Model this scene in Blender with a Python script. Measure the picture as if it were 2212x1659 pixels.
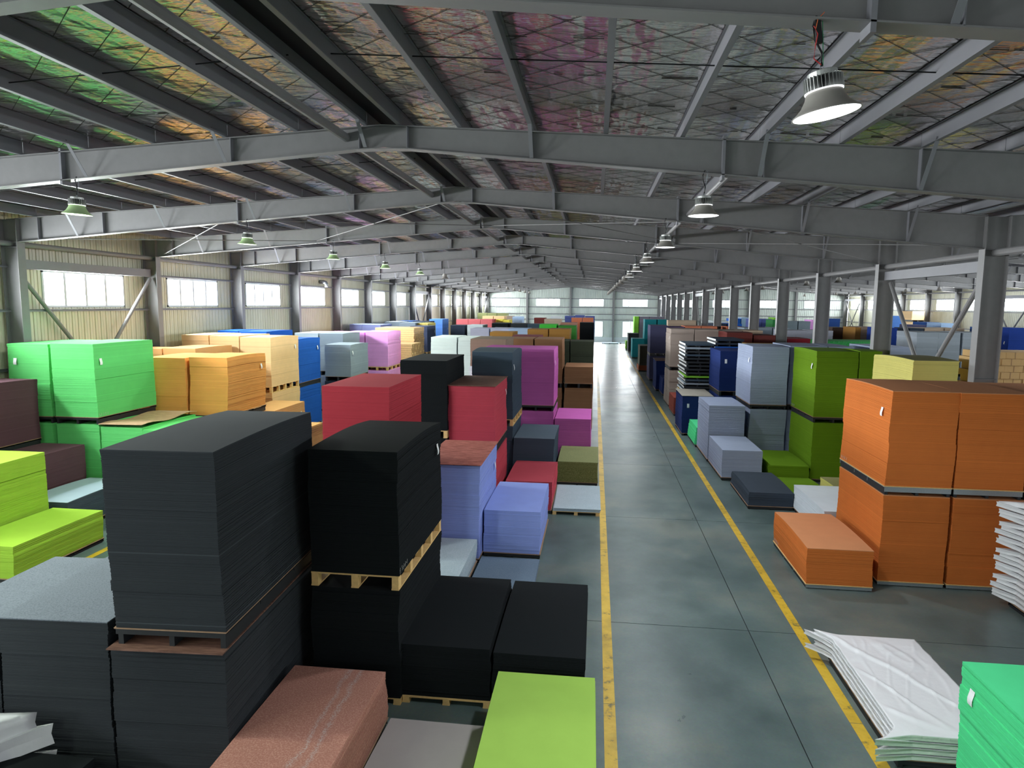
import bpy, bmesh, math, random
from math import sin, cos, pi, radians
from mathutils import Vector, Matrix, noise
random.seed(7)
for o in list(bpy.data.objects): bpy.data.objects.remove(o)
SC = bpy.context.scene
COL = SC.collection
# ------------------------------------------------------------------ camera
HC = 5.353
F_PX, PITCH, YAW, ROLL = 1467.44, .1169, .1204, .0094
fw = Vector((-sin(YAW)*cos(PITCH), cos(YAW)*cos(PITCH), -sin(PITCH)))
rt = Vector((cos(YAW), sin(YAW), 0)); up = rt.cross(fw)
R2 = rt*cos(ROLL)+up*sin(ROLL); U2 = -rt*sin(ROLL)+up*cos(ROLL)
cam = bpy.data.cameras.new('camera'); camo = bpy.data.objects.new('camera', cam); COL.objects.link(camo)
camo.matrix_world = Matrix(((R2.x,U2.x,-fw.x,0),(R2.y,U2.y,-fw.y,0),(R2.z,U2.z,-fw.z,HC),(0,0,0,1)))
cam.sensor_fit = 'HORIZONTAL'; cam.sensor_width = 36; cam.lens = 36*F_PX/2212; cam.clip_start = .05; cam.clip_end = 600
SC.camera = camo
# ------------------------------------------------------------------ world, daylight, exposure
SC.view_settings.view_transform = 'Standard'; SC.view_settings.look = 'None'
SC.view_settings.gamma = 1; SC.view_settings.use_curve_mapping = False
SC.view_settings.exposure = 0.1
WIN_E = 235.0        # daylight per window square metre (W)
LAMP_E = 135.0
W = bpy.data.worlds.new('world'); SC.world = W; W.use_nodes = True
bg = W.node_tree.nodes['Background']; bg.inputs[0].default_value = (.93,.97,1,1); bg.inputs[1].default_value = 4.0
SC.cycles.max_bounces = 7; SC.cycles.diffuse_bounces = 4; SC.cycles.glossy_bounces = 3
SC.cycles.transparent_max_bounces = 8; SC.cycles.caustics_reflective = False; SC.cycles.caustics_refractive = False
SC.cycles.sample_clamp_indirect = 4.0; SC.cycles.use_adaptive_sampling = True; SC.cycles.adaptive_threshold = .015
# structure dimensions
BAY = 5.86; YF0 = 17.0; FR = [YF0+BAY*k for k in range(-3, 15)]      # frame lines
YEND = FR[-1]; YN = -5.2
XL, XM0, XM1, XR = -15.52, 8.76, 9.28, 33.95                         # column faces
WL, WR = -16.12, 34.55
A1, A2 = -3.5, 21.75                                                 # ridges
ZT = 8.22

# ------------------------------------------------------------------ materials
def srgb(c):
    return tuple(((v/255)/12.92 if v/255 <= .04045 else ((v/255+.055)/1.055)**2.4) for v in c)
class NT:
    def __init__(s, name):
        s.m = bpy.data.materials.new(name); s.m.use_nodes = True; s.t = s.m.node_tree
        s.b = s.t.nodes['Principled BSDF']; s.L = s.t.links.new
    def n(s, typ, **k):
        n = s.t.nodes.new(typ)
        for a, v in k.items():
            if isinstance(v, tuple) and a == 'i':
                pass
            setattr(n, a, v)
        return n
    def noise(s, scale, detail=3, vec=None, rough=.55):
        n = s.n('ShaderNodeTexNoise'); n.inputs['Scale'].default_value = scale; n.inputs['Detail'].default_value = detail
        n.inputs['Roughness'].default_value = rough
        if vec: s.L(vec, n.inputs['Vector'])
        return n
    def coord(s, scale=(1,1,1), out='Object'):
        c = s.n('ShaderNodeTexCoord'); mp = s.n('ShaderNodeMapping'); mp.inputs['Scale'].default_value = scale
        s.L(c.outputs[out], mp.inputs[0]); return mp.outputs[0]
    def ramp(s, fac, stops):
        r = s.n('ShaderNodeValToRGB'); e = r.color_ramp.elements
        while len(e) < len(stops): e.new(.5)
        for el, (p, c) in zip(e, stops): el.position = p; el.color = (*c, 1) if len(c) == 3 else c
        s.L(fac, r.inputs[0]); return r.outputs[0]
    def mix(s, fac, a, b, mode='MIX'):
        m = s.n('ShaderNodeMix', data_type='RGBA', blend_type=mode)
        for sock, v in ((m.inputs[0], fac), (m.inputs[6], a), (m.inputs[7], b)):
            if hasattr(v, 'is_linked'): s.L(v, sock)
            elif isinstance(v, (int, float)): sock.default_value = v
            else: sock.default_value = (*v, 1)
        return m.outputs[2]
    def bump(s, h, strength=.3, dist=.01):
        b = s.n('ShaderNodeBump'); b.inputs['Strength'].default_value = strength; b.inputs['Distance'].default_value = dist
        s.L(h, b.inputs['Height']); s.L(b.outputs[0], s.b.inputs['Normal'])
    def set(s, **k):
        for a, v in k.items():
            i = s.b.inputs[a.replace('_', ' ')]
            if hasattr(v, 'is_linked'): s.L(v, i)
            elif isinstance(v, tuple): i.default_value = (*v, 1)
            else: i.default_value = v
        return s.m

PAL = dict(charcoal=(50,54,59), charcoalg=(50,54,59), black=(24,28,31), salmon=(178,116,100), greige=(168,160,158), lime=(160,205,80),
 peri=(138,158,232), mist=(160,180,192), slatelt=(98,118,140), crimson=(204,66,84), crimsonb=(194,54,68), olivesp=(100,104,52),
 slate=(62,78,94), magenta=(200,92,178), white=(205,215,220), taupe=(146,124,106), brown=(148,104,72), dolive=(58,64,50),
 wine=(118,46,58), ochre=(166,116,52), green=(70,205,62), greend=(60,140,52), rose=(176,120,100), sand=(190,166,142),
 coral2=(220,120,84), maroon=(112,50,46), indigo=(80,92,160), lilac=(178,180,204), sky=(158,190,230), ink=(46,56,74),
 corn=(84,138,226), navy=(42,80,152), coral=(230,108,112), yellow=(244,228,80), peach=(248,204,146), olive=(132,138,88),
 greena=(96,214,112), plum=(98,64,76), greyblue=(74,86,102), limeb=(165,210,58), orangel=(238,158,76), peach2=(226,168,106),
 royal=(26,92,200), steel=(138,152,165), steell=(182,198,208), pink=(250,164,246), tan=(220,180,116), lavender=(132,148,212),
 indigog=(74,84,116), yellow2=(228,206,106), orange=(212,110,42), inkc=(58,68,82), white2=(206,214,224), olivegr=(104,146,18),
 paleyel=(220,210,110), lilacg=(150,162,190), mint=(72,222,142), navyb=(28,48,112), gold=(220,176,62), brick=(146,66,56),
 taupeg=(164,148,138), inkv=(74,74,108), purple=(112,86,136), brick2=(168,92,60), moss=(86,90,76), teal=(22,128,138),
 greenl=(130,206,56), violet=(122,118,134), greenk=(14,124,46), red=(156,38,50), lilacw=(172,174,190), umber=(88,70,62),
 royald=(30,60,150), steelw=(166,176,188))
SPECK = dict(salmon=(.45,(214,170,150)), olivesp=(.5,(160,160,110)), mist=(.35,(215,222,226)), wine=(.3,(170,120,120)), greenk=(.2,(170,220,180)), slatelt=(.25,(140,155,170)))
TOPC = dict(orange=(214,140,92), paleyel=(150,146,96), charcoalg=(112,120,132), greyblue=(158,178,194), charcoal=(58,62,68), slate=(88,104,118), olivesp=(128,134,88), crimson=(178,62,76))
_mats = {}
def felt(key, top=False):
    k = (key, top)
    if k in _mats: return _mats[k]
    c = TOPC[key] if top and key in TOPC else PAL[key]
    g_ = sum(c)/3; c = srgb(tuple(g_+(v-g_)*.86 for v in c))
    M = NT(('top_' if top else '')+'felt_'+key)
    at = M.n('ShaderNodeAttribute', attribute_name='tone'); at.attribute_type = 'GEOMETRY'
    v = M.coord()
    n1 = M.noise(3.0, 4, v); n2 = M.noise(240, 2, v)
    sp, sc = SPECK.get(key, (0, None))
    base = c
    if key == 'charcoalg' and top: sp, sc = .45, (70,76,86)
    col = None
    if sp:
        n3 = M.noise(55, 3, v, .75)
        r = M.n('ShaderNodeMapRange'); r.inputs[1].default_value = .47; r.inputs[2].default_value = .6; r.inputs[4].default_value = sp
        M.L(n3.outputs[0], r.inputs[0]); col = M.mix(r.outputs[0], base, srgb(sc))
    if key == 'salmon' and top:
        g1 = M.n('ShaderNodeTexCoord'); sx = M.n('ShaderNodeSeparateXYZ'); M.L(g1.outputs['Object'], sx.inputs[0])
        nn = M.noise(1.4, 4, v); a1 = M.n('ShaderNodeMath', operation='MULTIPLY_ADD'); M.L(nn.outputs[0], a1.inputs[0]); a1.inputs[1].default_value = .35; M.L(sx.outputs[0], a1.inputs[2])
        st = M.ramp(a1.outputs[0], [(.30, (0,0,0)), (.345, (1,1,1)), (.39, (0,0,0)), (.44, (0,0,0)), (.485, (1,1,1)), (.53, (0,0,0))])
        gr = M.n('ShaderNodeMapRange'); gr.inputs[1].default_value = .42; gr.inputs[2].default_value = .6; gr.inputs[4].default_value = .75; M.L(n3.outputs[0], gr.inputs[0])
        mu = M.n('ShaderNodeMath', operation='MULTIPLY'); M.L(st, mu.inputs[0]); M.L(gr.outputs[0], mu.inputs[1])
        col = M.mix(mu.outputs[0], col, srgb((184,176,172)))
    fac = M.n('ShaderNodeMapRange'); fac.inputs[3].default_value = .93; fac.inputs[4].default_value = 1.07
    M.L(n1.outputs[0], fac.inputs[0])
    mul = M.n('ShaderNodeMath', operation='MULTIPLY'); M.L(fac.outputs[0], mul.inputs[0])
    if top: mul.inputs[1].default_value = 1
    else: M.L(at.outputs['Fac'], mul.inputs[1])
    hsv = M.n('ShaderNodeHueSaturation'); M.L(mul.outputs[0], hsv.inputs['Value'])
    if col: M.L(col, hsv.inputs['Color'])
    else: hsv.inputs['Color'].default_value = (*base, 1)
    M.bump(n2.outputs[0], .25, .004)
    _mats[k] = M.set(Base_Color=hsv.outputs[0], Roughness=.92, Specular_IOR_Level=.12)
    return _mats[k]
def plain(name, c, rough=.6, metal=0., bump=0, bs=30, var=.0, spec=.4):
    M = NT(name)
    v = M.coord()
    n = M.noise(bs, 4, v)
    a = tuple(x*(1-var) for x in srgb(c)); b = tuple(min(1, x*(1+var)) for x in srgb(c))
    M.set(Base_Color=M.mix(n.outputs[0], a, b), Roughness=rough, Metallic=metal, Specular_IOR_Level=spec)
    if bump: M.bump(n.outputs[0], bump, .01)
    return M.m
MT = dict(
 steel=plain('painted_steel', (128,127,128), .45, 0, .08, 6, .10),
 steeld=plain('painted_steel_purlin', (130,130,136), .45, 0, .05, 4, .06),
 dark=plain('dark_gap', (16,18,22), .8),
 galv=plain('galvanised', (150,158,162), .45, .6, .1, 60, .25),
 white=plain('white_frame', (215,222,224), .5),
 paper=plain('paper', (232,234,236), .8),
 wood=plain('pallet_wood', (222,184,124), .75, 0, .2, 22, .22),
 woodg=plain('weathered_wood', (150,120,96), .8, 0, .2, 22, .25),
 blacks=plain('black_steel', (34,36,40), .6),
 wire=plain('net_wire', (70,68,64), .6),
 blk=plain('cable_black', (20,20,22), .5),
 alu=plain('lamp_aluminium', (190,192,190), .35, .7, .05, 20, .1),
 refl=plain('lamp_reflector', (150,146,140), .45, .0),
 red=plain('wire_red', (180,40,40), .5), greenw=plain('wire_green', (20,150,90), .5), orangew=plain('wire_orange', (220,110,60), .5),
 tpaper=plain('wrap_film', (222,222,226), .35, 0, .5, 7, .05, .5),
 wrapend=plain('wrap_end', (186,200,186), .4, 0, .3, 30, .1),
 carton=plain('carton', (200,164,112), .8, 0, .1, 10, .06),
 timber=plain('timber', (236,200,146), .7, 0, .15, 14, .14),
 chalk=plain('chalk', (205,205,200), .9),
)
def plywood(name, c1, c2, sx=2.2):
    M = NT(name); v = M.coord((sx*1.2, sx*9, 6)); n = M.noise(1.6, 6, v, .7)
    M.set(Base_Color=M.ramp(n.outputs[0], [(.35, srgb(c1)), (.62, srgb(c2))]), Roughness=.7); M.bump(n.outputs[0], .15, .004); return M.m
MT['plyred'] = plywood('plywood_red', (120,44,38), (196,124,110))
MT['plybrown'] = plywood('plywood_brown', (84,54,42), (128,92,78))
MT['plybrownl'] = plywood('plywood_light', (160,126,98), (196,162,130))
MT['plygrey'] = plywood('board_grey', (140,134,124), (168,162,150))
MT['plytaupe'] = plywood('board_taupe', (118,112,80), (140,134,100))
def lit(name, c, e):
    M = NT(name); M.set(Base_Color=(1., 1., 1.), Emission_Color=c, Emission_Strength=e); return M.m
MT['lens'] = lit('lamp_lens_lit', (.93, .97, 1.), 4.0)
MT['lensg'] = lit('lamp_lens_lit_green', (.85, 1., .72), 2.6)
MT['glowring'] = lit('lamp_glow_ring', (.95, .97, 1.), 1.2)
MT['lensoff'] = plain('lamp_lens_off', (150,152,150), .4)
# glass: mostly see-through with a faint reflection
M = NT('window_glass'); tr = M.n('ShaderNodeBsdfTransparent'); tr.inputs[0].default_value = (.93,.96,.96,1)
gl = M.n('ShaderNodeBsdfGlossy'); gl.inputs['Roughness'].default_value = .05; ms = M.n('ShaderNodeMixShader'); ms.inputs[0].default_value = .07
M.L(tr.outputs[0], ms.inputs[1]); M.L(gl.outputs[0], ms.inputs[2]); M.L(ms.outputs[0], M.t.nodes['Material Output'].inputs[0]); MT['glass'] = M.m
# corrugated wall sheet, pale greenish cream
M = NT('wall_sheet'); v = M.coord((1,1,.4)); n = M.noise(1.1, 5, v); n2 = M.noise(9, 3, v)
c = M.ramp(n.outputs[0], [(.3, srgb((208,205,176))), (.7, srgb((226,223,200)))])
MT['sheet'] = M.set(Base_Color=c, Roughness=.42, Specular_IOR_Level=.5); M.bump(n2.outputs[0], .08, .01)
M = NT('wall_sheet_end'); v = M.coord((1,1,.4)); n = M.noise(1.1, 5, v)
MT['sheete'] = M.set(Base_Color=M.ramp(n.outputs[0], [(.3, srgb((192,200,194))), (.7, srgb((214,220,214)))]), Roughness=.42)
# foil insulation: crinkled aluminium film
M = NT('foil_insulation'); v = M.coord((1, 1, 1), 'Object')
n1 = M.noise(1.3, 2.5, M.coord((2.4, .6, 1)), .5); n2 = M.noise(3.2, 3, M.coord((1.0, 3.2, 1)), .55)
n3 = M.noise(.5, 3, v)
ad = M.n('ShaderNodeMath', operation='MULTIPLY_ADD'); M.L(n2.outputs[0], ad.inputs[0]); ad.inputs[1].default_value = .28; M.L(n1.outputs[0], ad.inputs[2])
M.bump(ad.outputs[0], .55, .15)
col = M.ramp(n3.outputs[0], [(.3, (.88,.90,.87)), (.5, (.95,.92,.90)), (.7, (.90,.89,.92))])
MT['foil'] = M.set(Base_Color=col, Metallic=1., Roughness=.25)
# floor: green grey sealed concrete, worn and slightly glossy
M = NT('floor_concrete'); v = M.coord((1,1,1)); nA = M.noise(.35, 6, v, .65); nB = M.noise(1.1, 7, M.coord((1, .7, 1)), .62); nC = M.noise(26, 5, v, .7)
c1 = M.ramp(nA.outputs[0], [(.38, srgb((76,92,92))), (.5, srgb((90,106,106))), (.62, srgb((108,117,112)))])
sc = M.ramp(nB.outputs[0], [(.34, (.76,.78,.77)), (.5, (1.,1.,1.)), (.66, (1.22,1.2,1.15))])
c2 = M.mix(.55, c1, sc, 'MULTIPLY'); c3 = M.mix(.28, c2, nC.outputs[1], 'OVERLAY')
rg = M.n('ShaderNodeMapRange'); rg.inputs[1].default_value = .3; rg.inputs[2].default_value = .7; rg.inputs[3].default_value = .27; rg.inputs[4].default_value = .42; M.L(nB.outputs[0], rg.inputs[0])
M.bump(nC.outputs[0], .06, .004)
MT['floor'] = M.set(Base_Color=c3, Roughness=rg.outputs[0], Specular_IOR_Level=.5)
M = NT('yellow_paint'); v = M.coord(); nA = M.noise(5, 6, v, .7); nB = M.noise(1.1, 4, v)
c1 = M.ramp(nA.outputs[0], [(.34, srgb((120,110,62))), (.43, srgb((204,166,44))), (.7, srgb((218,184,64)))])
c2 = M.ramp(nB.outputs[0], [(.38, (.55,.55,.5)), (.5, (1,1,1))])
MT['yellow'] = M.set(Base_Color=M.mix(.6, c1, c2, 'MULTIPLY'), Roughness=.4)
MT['out'] = plain('outside_ground', (150,150,146), .9)

# ------------------------------------------------------------------ mesh helpers
class MB:
    def __init__(s): s.v = []; s.f = []; s.mi = []; s.tone = []
    def add(s, vs, fs, mi=0, tone=1.):
        b = len(s.v); s.v += [tuple(p) for p in vs]
        for f in fs: s.f.append(tuple(b+i for i in f)); s.mi.append(mi); s.tone.append(tone)
    def box(s, x0, x1, y0, y1, z0, z1, mi=0, tone=1.):
        s.add([(x0,y0,z0),(x1,y0,z0),(x1,y1,z0),(x0,y1,z0),(x0,y0,z1),(x1,y0,z1),(x1,y1,z1),(x0,y1,z1)],
              [(0,3,2,1),(4,5,6,7),(0,1,5,4),(1,2,6,5),(2,3,7,6),(3,0,4,7)], mi, tone)
    def beam(s, p, q, a, b, mi=0, upv=(0,0,1)):
        p, q = Vector(p), Vector(q); d = (q-p).normalized(); u = Vector(upv); x = d.cross(u)
        if x.length < 1e-4: x = d.cross(Vector((1,0,0)))
        x.normalize(); y = x.cross(d)
        vs = [c+x*(i*a/2)+y*(j*b/2) for c in (p, q) for i, j in ((-1,-1),(1,-1),(1,1),(-1,1))]
        s.add(vs, [(0,1,2,3),(7,6,5,4),(0,4,5,1),(1,5,6,2),(2,6,7,3),(3,7,4,0)], mi)
    def tube(s, pts, r, n=8, mi=0, cap=True):
        pts = [Vector(p) for p in pts]; rings = []
        for i, p in enumerate(pts):
            d = (pts[min(i+1, len(pts)-1)]-pts[max(i-1, 0)]).normalized()
            x = d.cross(Vector((0,0,1)))
            if x.length < 1e-3: x = Vector((1,0,0))
            x.normalize(); y = x.cross(d)
            rings.append([p+x*(r*cos(2*pi*k/n))+y*(r*sin(2*pi*k/n)) for k in range(n)])
        vs = [v for g in rings for v in g]; fs = []
        for i in range(len(pts)-1):
            for k in range(n): fs.append((i*n+k, i*n+(k+1)%n, (i+1)*n+(k+1)%n, (i+1)*n+k))
        if cap: fs.append(tuple(range(n))[::-1]); fs.append(tuple((len(pts)-1)*n+k for k in range(n)))
        s.add(vs, fs, mi)
    def lathe(s, prof, n=24, c=(0,0), mi=0):
        vs = [(c[0]+r*cos(2*pi*k/n), c[1]+r*sin(2*pi*k/n), z) for r, z in prof for k in range(n)]
        fs = [(i*n+k, i*n+(k+1)%n, (i+1)*n+(k+1)%n, (i+1)*n+k) for i in range(len(prof)-1) for k in range(n)]
        s.add(vs, fs, mi)
    def mesh(s, name, mats):
        me = bpy.data.meshes.new(name); me.from_pydata(s.v, [], s.f)
        for m in (mats if isinstance(mats, (list, tuple)) else [mats]): me.materials.append(m)
        if any(s.mi): me.polygons.foreach_set('material_index', s.mi)
        if any(t != 1. for t in s.tone):
            a = me.attributes.new('tone', 'FLOAT', 'FACE'); a.data.foreach_set('value', s.tone)
        me.update(); return me
    def obj(s, name, mats, parent=None, loc=None, smooth=False, kind=None):
        me = s.mesh(name, mats)
        if 'tone' not in me.attributes:
            a = me.attributes.new('tone', 'FLOAT', 'FACE'); a.data.foreach_set('value', [1.]*len(me.polygons))
        if smooth: me.polygons.foreach_set('use_smooth', [True]*len(me.polygons))
        return link(name, me, parent, loc, kind)
def link(name, data, parent=None, loc=None, kind=None):
    o = bpy.data.objects.new(name, data); COL.objects.link(o)
    if parent is not None: o.parent = parent
    if loc: o.location = loc
    if kind: o['kind'] = kind
    return o
def tag(o, label, cat, group=None):
    o['label'] = label; o['category'] = cat
    if group: o['group'] = group
    return o
def thing(name, label, cat, loc=(0,0,0), rz=0, group=None):
    o = link(name, None, None, loc); o.rotation_euler.z = rz; o.empty_display_size = .1
    return tag(o, label, cat, group)
def copy_tree(o, parent=None):
    c = o.copy(); COL.objects.link(c)
    if parent is not None: c.parent = parent
    for ch in list(o.children): copy_tree(ch, c)
    return c
def area_light(name, loc, rot, sx, sy, e, col=(1,1,1), shape='RECTANGLE', parent=None):
    l = bpy.data.lights.new(name, 'AREA'); l.shape = shape; l.size = sx
    if shape == 'RECTANGLE': l.size_y = sy
    else: l.spread = radians(135 if e < 160 else 165)
    l.energy = e; l.color = col
    o = link(name, l, parent, loc); o.rotation_euler = rot; return o

# ------------------------------------------------------------------ floor
fl = MB(); fl.box(WL-.2, WR+.2, YN-.2, YEND+.3, -.5, -.012); flo = fl.obj('floor', MT['dark'], kind='structure')
xs = [WL, -9.45, -3.4, 2.65, 8.7, 14.9, 21.0, 27.2, WR]; ys = [YN]+[y for y in FR if y > YN+.5]
if ys[-1] < YEND+.05: ys[-1] = YEND+.05
for i in range(len(xs)-1):
    for j in range(len(ys)-1):
        m = MB(); g = .007; dz = random.uniform(-.0008, 0)
        m.box(xs[i]+g, xs[i+1]-g, ys[j]+g, ys[j+1]-g, -.012, dz); m.obj('floor_slab', MT['floor'], flo)
for n, (x, w) in enumerate(((.31, .155), (3.48, .155), (-10.4, .15))):
    m = MB(); y = -3
    y1 = 96 if n < 2 else 40
    while y < y1:
        m.box(x-w/2, x+w/2, y, min(y+BAY-.012, y1), 0, .0025); y += BAY
    m.obj('trim_%d' % (n+1), MT['yellow'], kind='structure')
m = MB(); m.box(-200, 220, -120, 320, -1.2, -.6); m.obj('ground', MT['out'], kind='structure')

# ------------------------------------------------------------------ roof lines
def zt(x):      # top of rafter
    if x < XM1-.2: return ZT-(.0575 if x < A1 else .0616)*abs(x-A1)
    return ZT-.0616*abs(x-A2)
def zb(x):      # underside of rafter
    if x < A1: return 7.87-.0808*(A1-x)
    if x <= 9.03: return 7.87-.0955*(x-A1)
    if x < A2: return 7.87-.0955*(A2-x)
    return 7.87-.0808*(x-A2)
# ------------------------------------------------------------------ wall sheets
def corr(mb, a0, a1, z0, z1, mp, pitch=.245, dep=.035):
    z0f = z0 if callable(z0) else (lambda a: z0); z1f = z1 if callable(z1) else (lambda a: z1)
    pts = []; a = math.floor(a0/pitch)*pitch
    while a < a1:
        for t, d in ((0,0),(.04,-dep),(.12,-dep),(.16,0),(.48,dep*.25),(.52,-dep*.2),(.56,dep*.25)): pts.append((a+t*pitch, d))
        a += pitch
    pts = [(a0, 0)]+[p for p in pts if a0 < p[0] < a1]+[(a1, 0)]
    vs = []; n = len(pts)
    for a, d in pts: vs += [mp(a, d, z0f(a)), mp(a, d, z1f(a))]
    mb.add(vs, [(2*i, 2*i+2, 2*i+3, 2*i+1) for i in range(n-1)])
WZ0, WZ1 = 5.13, 6.22
win_no = [0]
def window(mp, a0, a1, z0, z1, n, parent_name='window', e=1., horiz=None, out=1, thick=.06, light=True, lrot=None):
    """mp(a, depth, z): depth 0 on the wall plane, negative = outside"""
    win_no[0] += 1
    fr = MB()
    def bx(mb, aa, ab, d0, d1, za, zb_):
        p = [mp(a, d, z) for z in (za, zb_) for a, d in ((aa, d0), (ab, d0), (ab, d1), (aa, d1))]
        mb.add(p, [(0,3,2,1),(4,5,6,7),(0,1,5,4),(1,2,6,5),(2,3,7,6),(3,0,4,7)])
    t = .06
    bx(fr, a0, a1, -.10, .03, z0, z0+t); bx(fr, a0, a1, -.10, .03, z1-t, z1); bx(fr, a0, a0+t, -.10, .03, z0, z1); bx(fr, a1-t, a1, -.10, .03, z0, z1)
    w = fr.obj('window_%d' % win_no[0], MT['white'], kind='structure')
    for k in range(1, n):
        m = MB(); a = a0+(a1-a0)*k/n; bx(m, a-.045, a+.045, -.08, .01, z0+t, z1-t); m.obj('mullion', MT['white'], w)
    if horiz:
        m = MB(); bx(m, a0+t, a1-t, -.08, .01, horiz-.02, horiz+.02); m.obj('mullion', MT['white'], w)
    for k in range(n):
        m = MB(); aa = a0+(a1-a0)*k/n+.025; ab = a0+(a1-a0)*(k+1)/n-.025
        m.add([mp(aa, -.05, z0+t), mp(ab, -.05, z0+t), mp(ab, -.05, z1-t), mp(aa, -.05, z1-t)], [(0,1,2,3)]); m.obj('pane', MT['glass'], w)
    if light:
        c = mp((a0+a1)/2, -.22, (z0+z1)/2)
        area_light('window_daylight', c, lrot, (a1-a0), (z1-z0), WIN_E*(a1-a0)*(z1-z0)*e, (.95, .98, 1.))
def wall_long(name, X, sgn, k0=0):
    """side wall along Y; sgn=+1: inside is +X"""
    mp = lambda a, d, z: (X+sgn*d, a, z)
    root = MB(); zt0 = 7.9
    # outer skin as thin box strips around the windows
    base = MB(); T = .05
    ex = (X-sgn*.14, X-sgn*.09)
    x0, x1 = min(ex), max(ex)
    base.box(x0, x1, YN, YEND+.2, 0, WZ0); base.box(x0, x1, YN, YEND+.2, WZ1, zt0)
    frs = [y for y in FR if y > YN]; edges = [YN]+frs
    wins = []
    for i in range(len(edges)-1):
        y0, y1 = edges[i], edges[i+1]
        if y1-y0 > 4:
            c = (y0+y1)/2+.1; wins.append((c-1.75, c+1.75))
    prev = YN
    for a, b in wins: base.box(x0, x1, prev, a, WZ0, WZ1); prev = b
    base.box(x0, x1, prev, YEND+.2, WZ0, WZ1)
    wl = base.obj(name, MT['sheet'], kind='structure')
    for i in range(len(edges)-1):
        y0, y1 = edges[i], edges[i+1]
        m = MB(); corr(m, y0, y1, 1.2, WZ0, mp); m.obj('wall_panel', MT['sheet'], wl)
        m = MB(); corr(m, y0, y1, WZ1, 7.75, mp); m.obj('wall_panel', MT['sheet'], wl)
        m = MB(); m.box(min(X-.02,X+.06), max(X-.02,X+.06), y0, y1, 0, 1.2); m.obj('plinth', MT['white'], wl)
        ws = [w for w in wins if w[0] > y0 and w[1] < y1]
        if ws:
            a, b = ws[0]
            m = MB(); corr(m, y0, a, WZ0, WZ1, mp); m.obj('wall_panel', MT['sheet'], wl)
            m = MB(); corr(m, b, y1, WZ0, WZ1, mp); m.obj('wall_panel', MT['sheet'], wl)
            window(mp, a, b, WZ0, WZ1, 4, lrot=(pi/2, 0, -sgn*pi/2), e=1.3 if sgn > 0 else 1.)
            # reveals
            m = MB(); 
            for aa in (a-.02, b): m.add([mp(aa+.01,-.14,WZ0), mp(aa+.01,.0,WZ0), mp(aa+.01,.0,WZ1), mp(aa+.01,-.14,WZ1)], [(0,1,2,3)])
            m.obj('reveal', MT['white'], wl)
        else:
            m = MB(); corr(m, y0, y1, WZ0, WZ1, mp); m.obj('wall_panel', MT['sheet'], wl)
        for z in (1.3, 3.45, WZ0-.06, WZ1+.06):
            g = MB(); xa, xb = X+sgn*.035, X+sgn*.17
            g.box(min(xa,xb), max(xa,xb), y0, y1, z-.012, z+.012); g.box(min(xb,xb-sgn*.012), max(xb,xb-sgn*.012), y0, y1, z-.06, z+.0)
            g.obj('girt', MT['steeld'], wl)
    return wl
wall_long('wall_left', WL, 1)
wall_long('wall_right', WR, -1)
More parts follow.
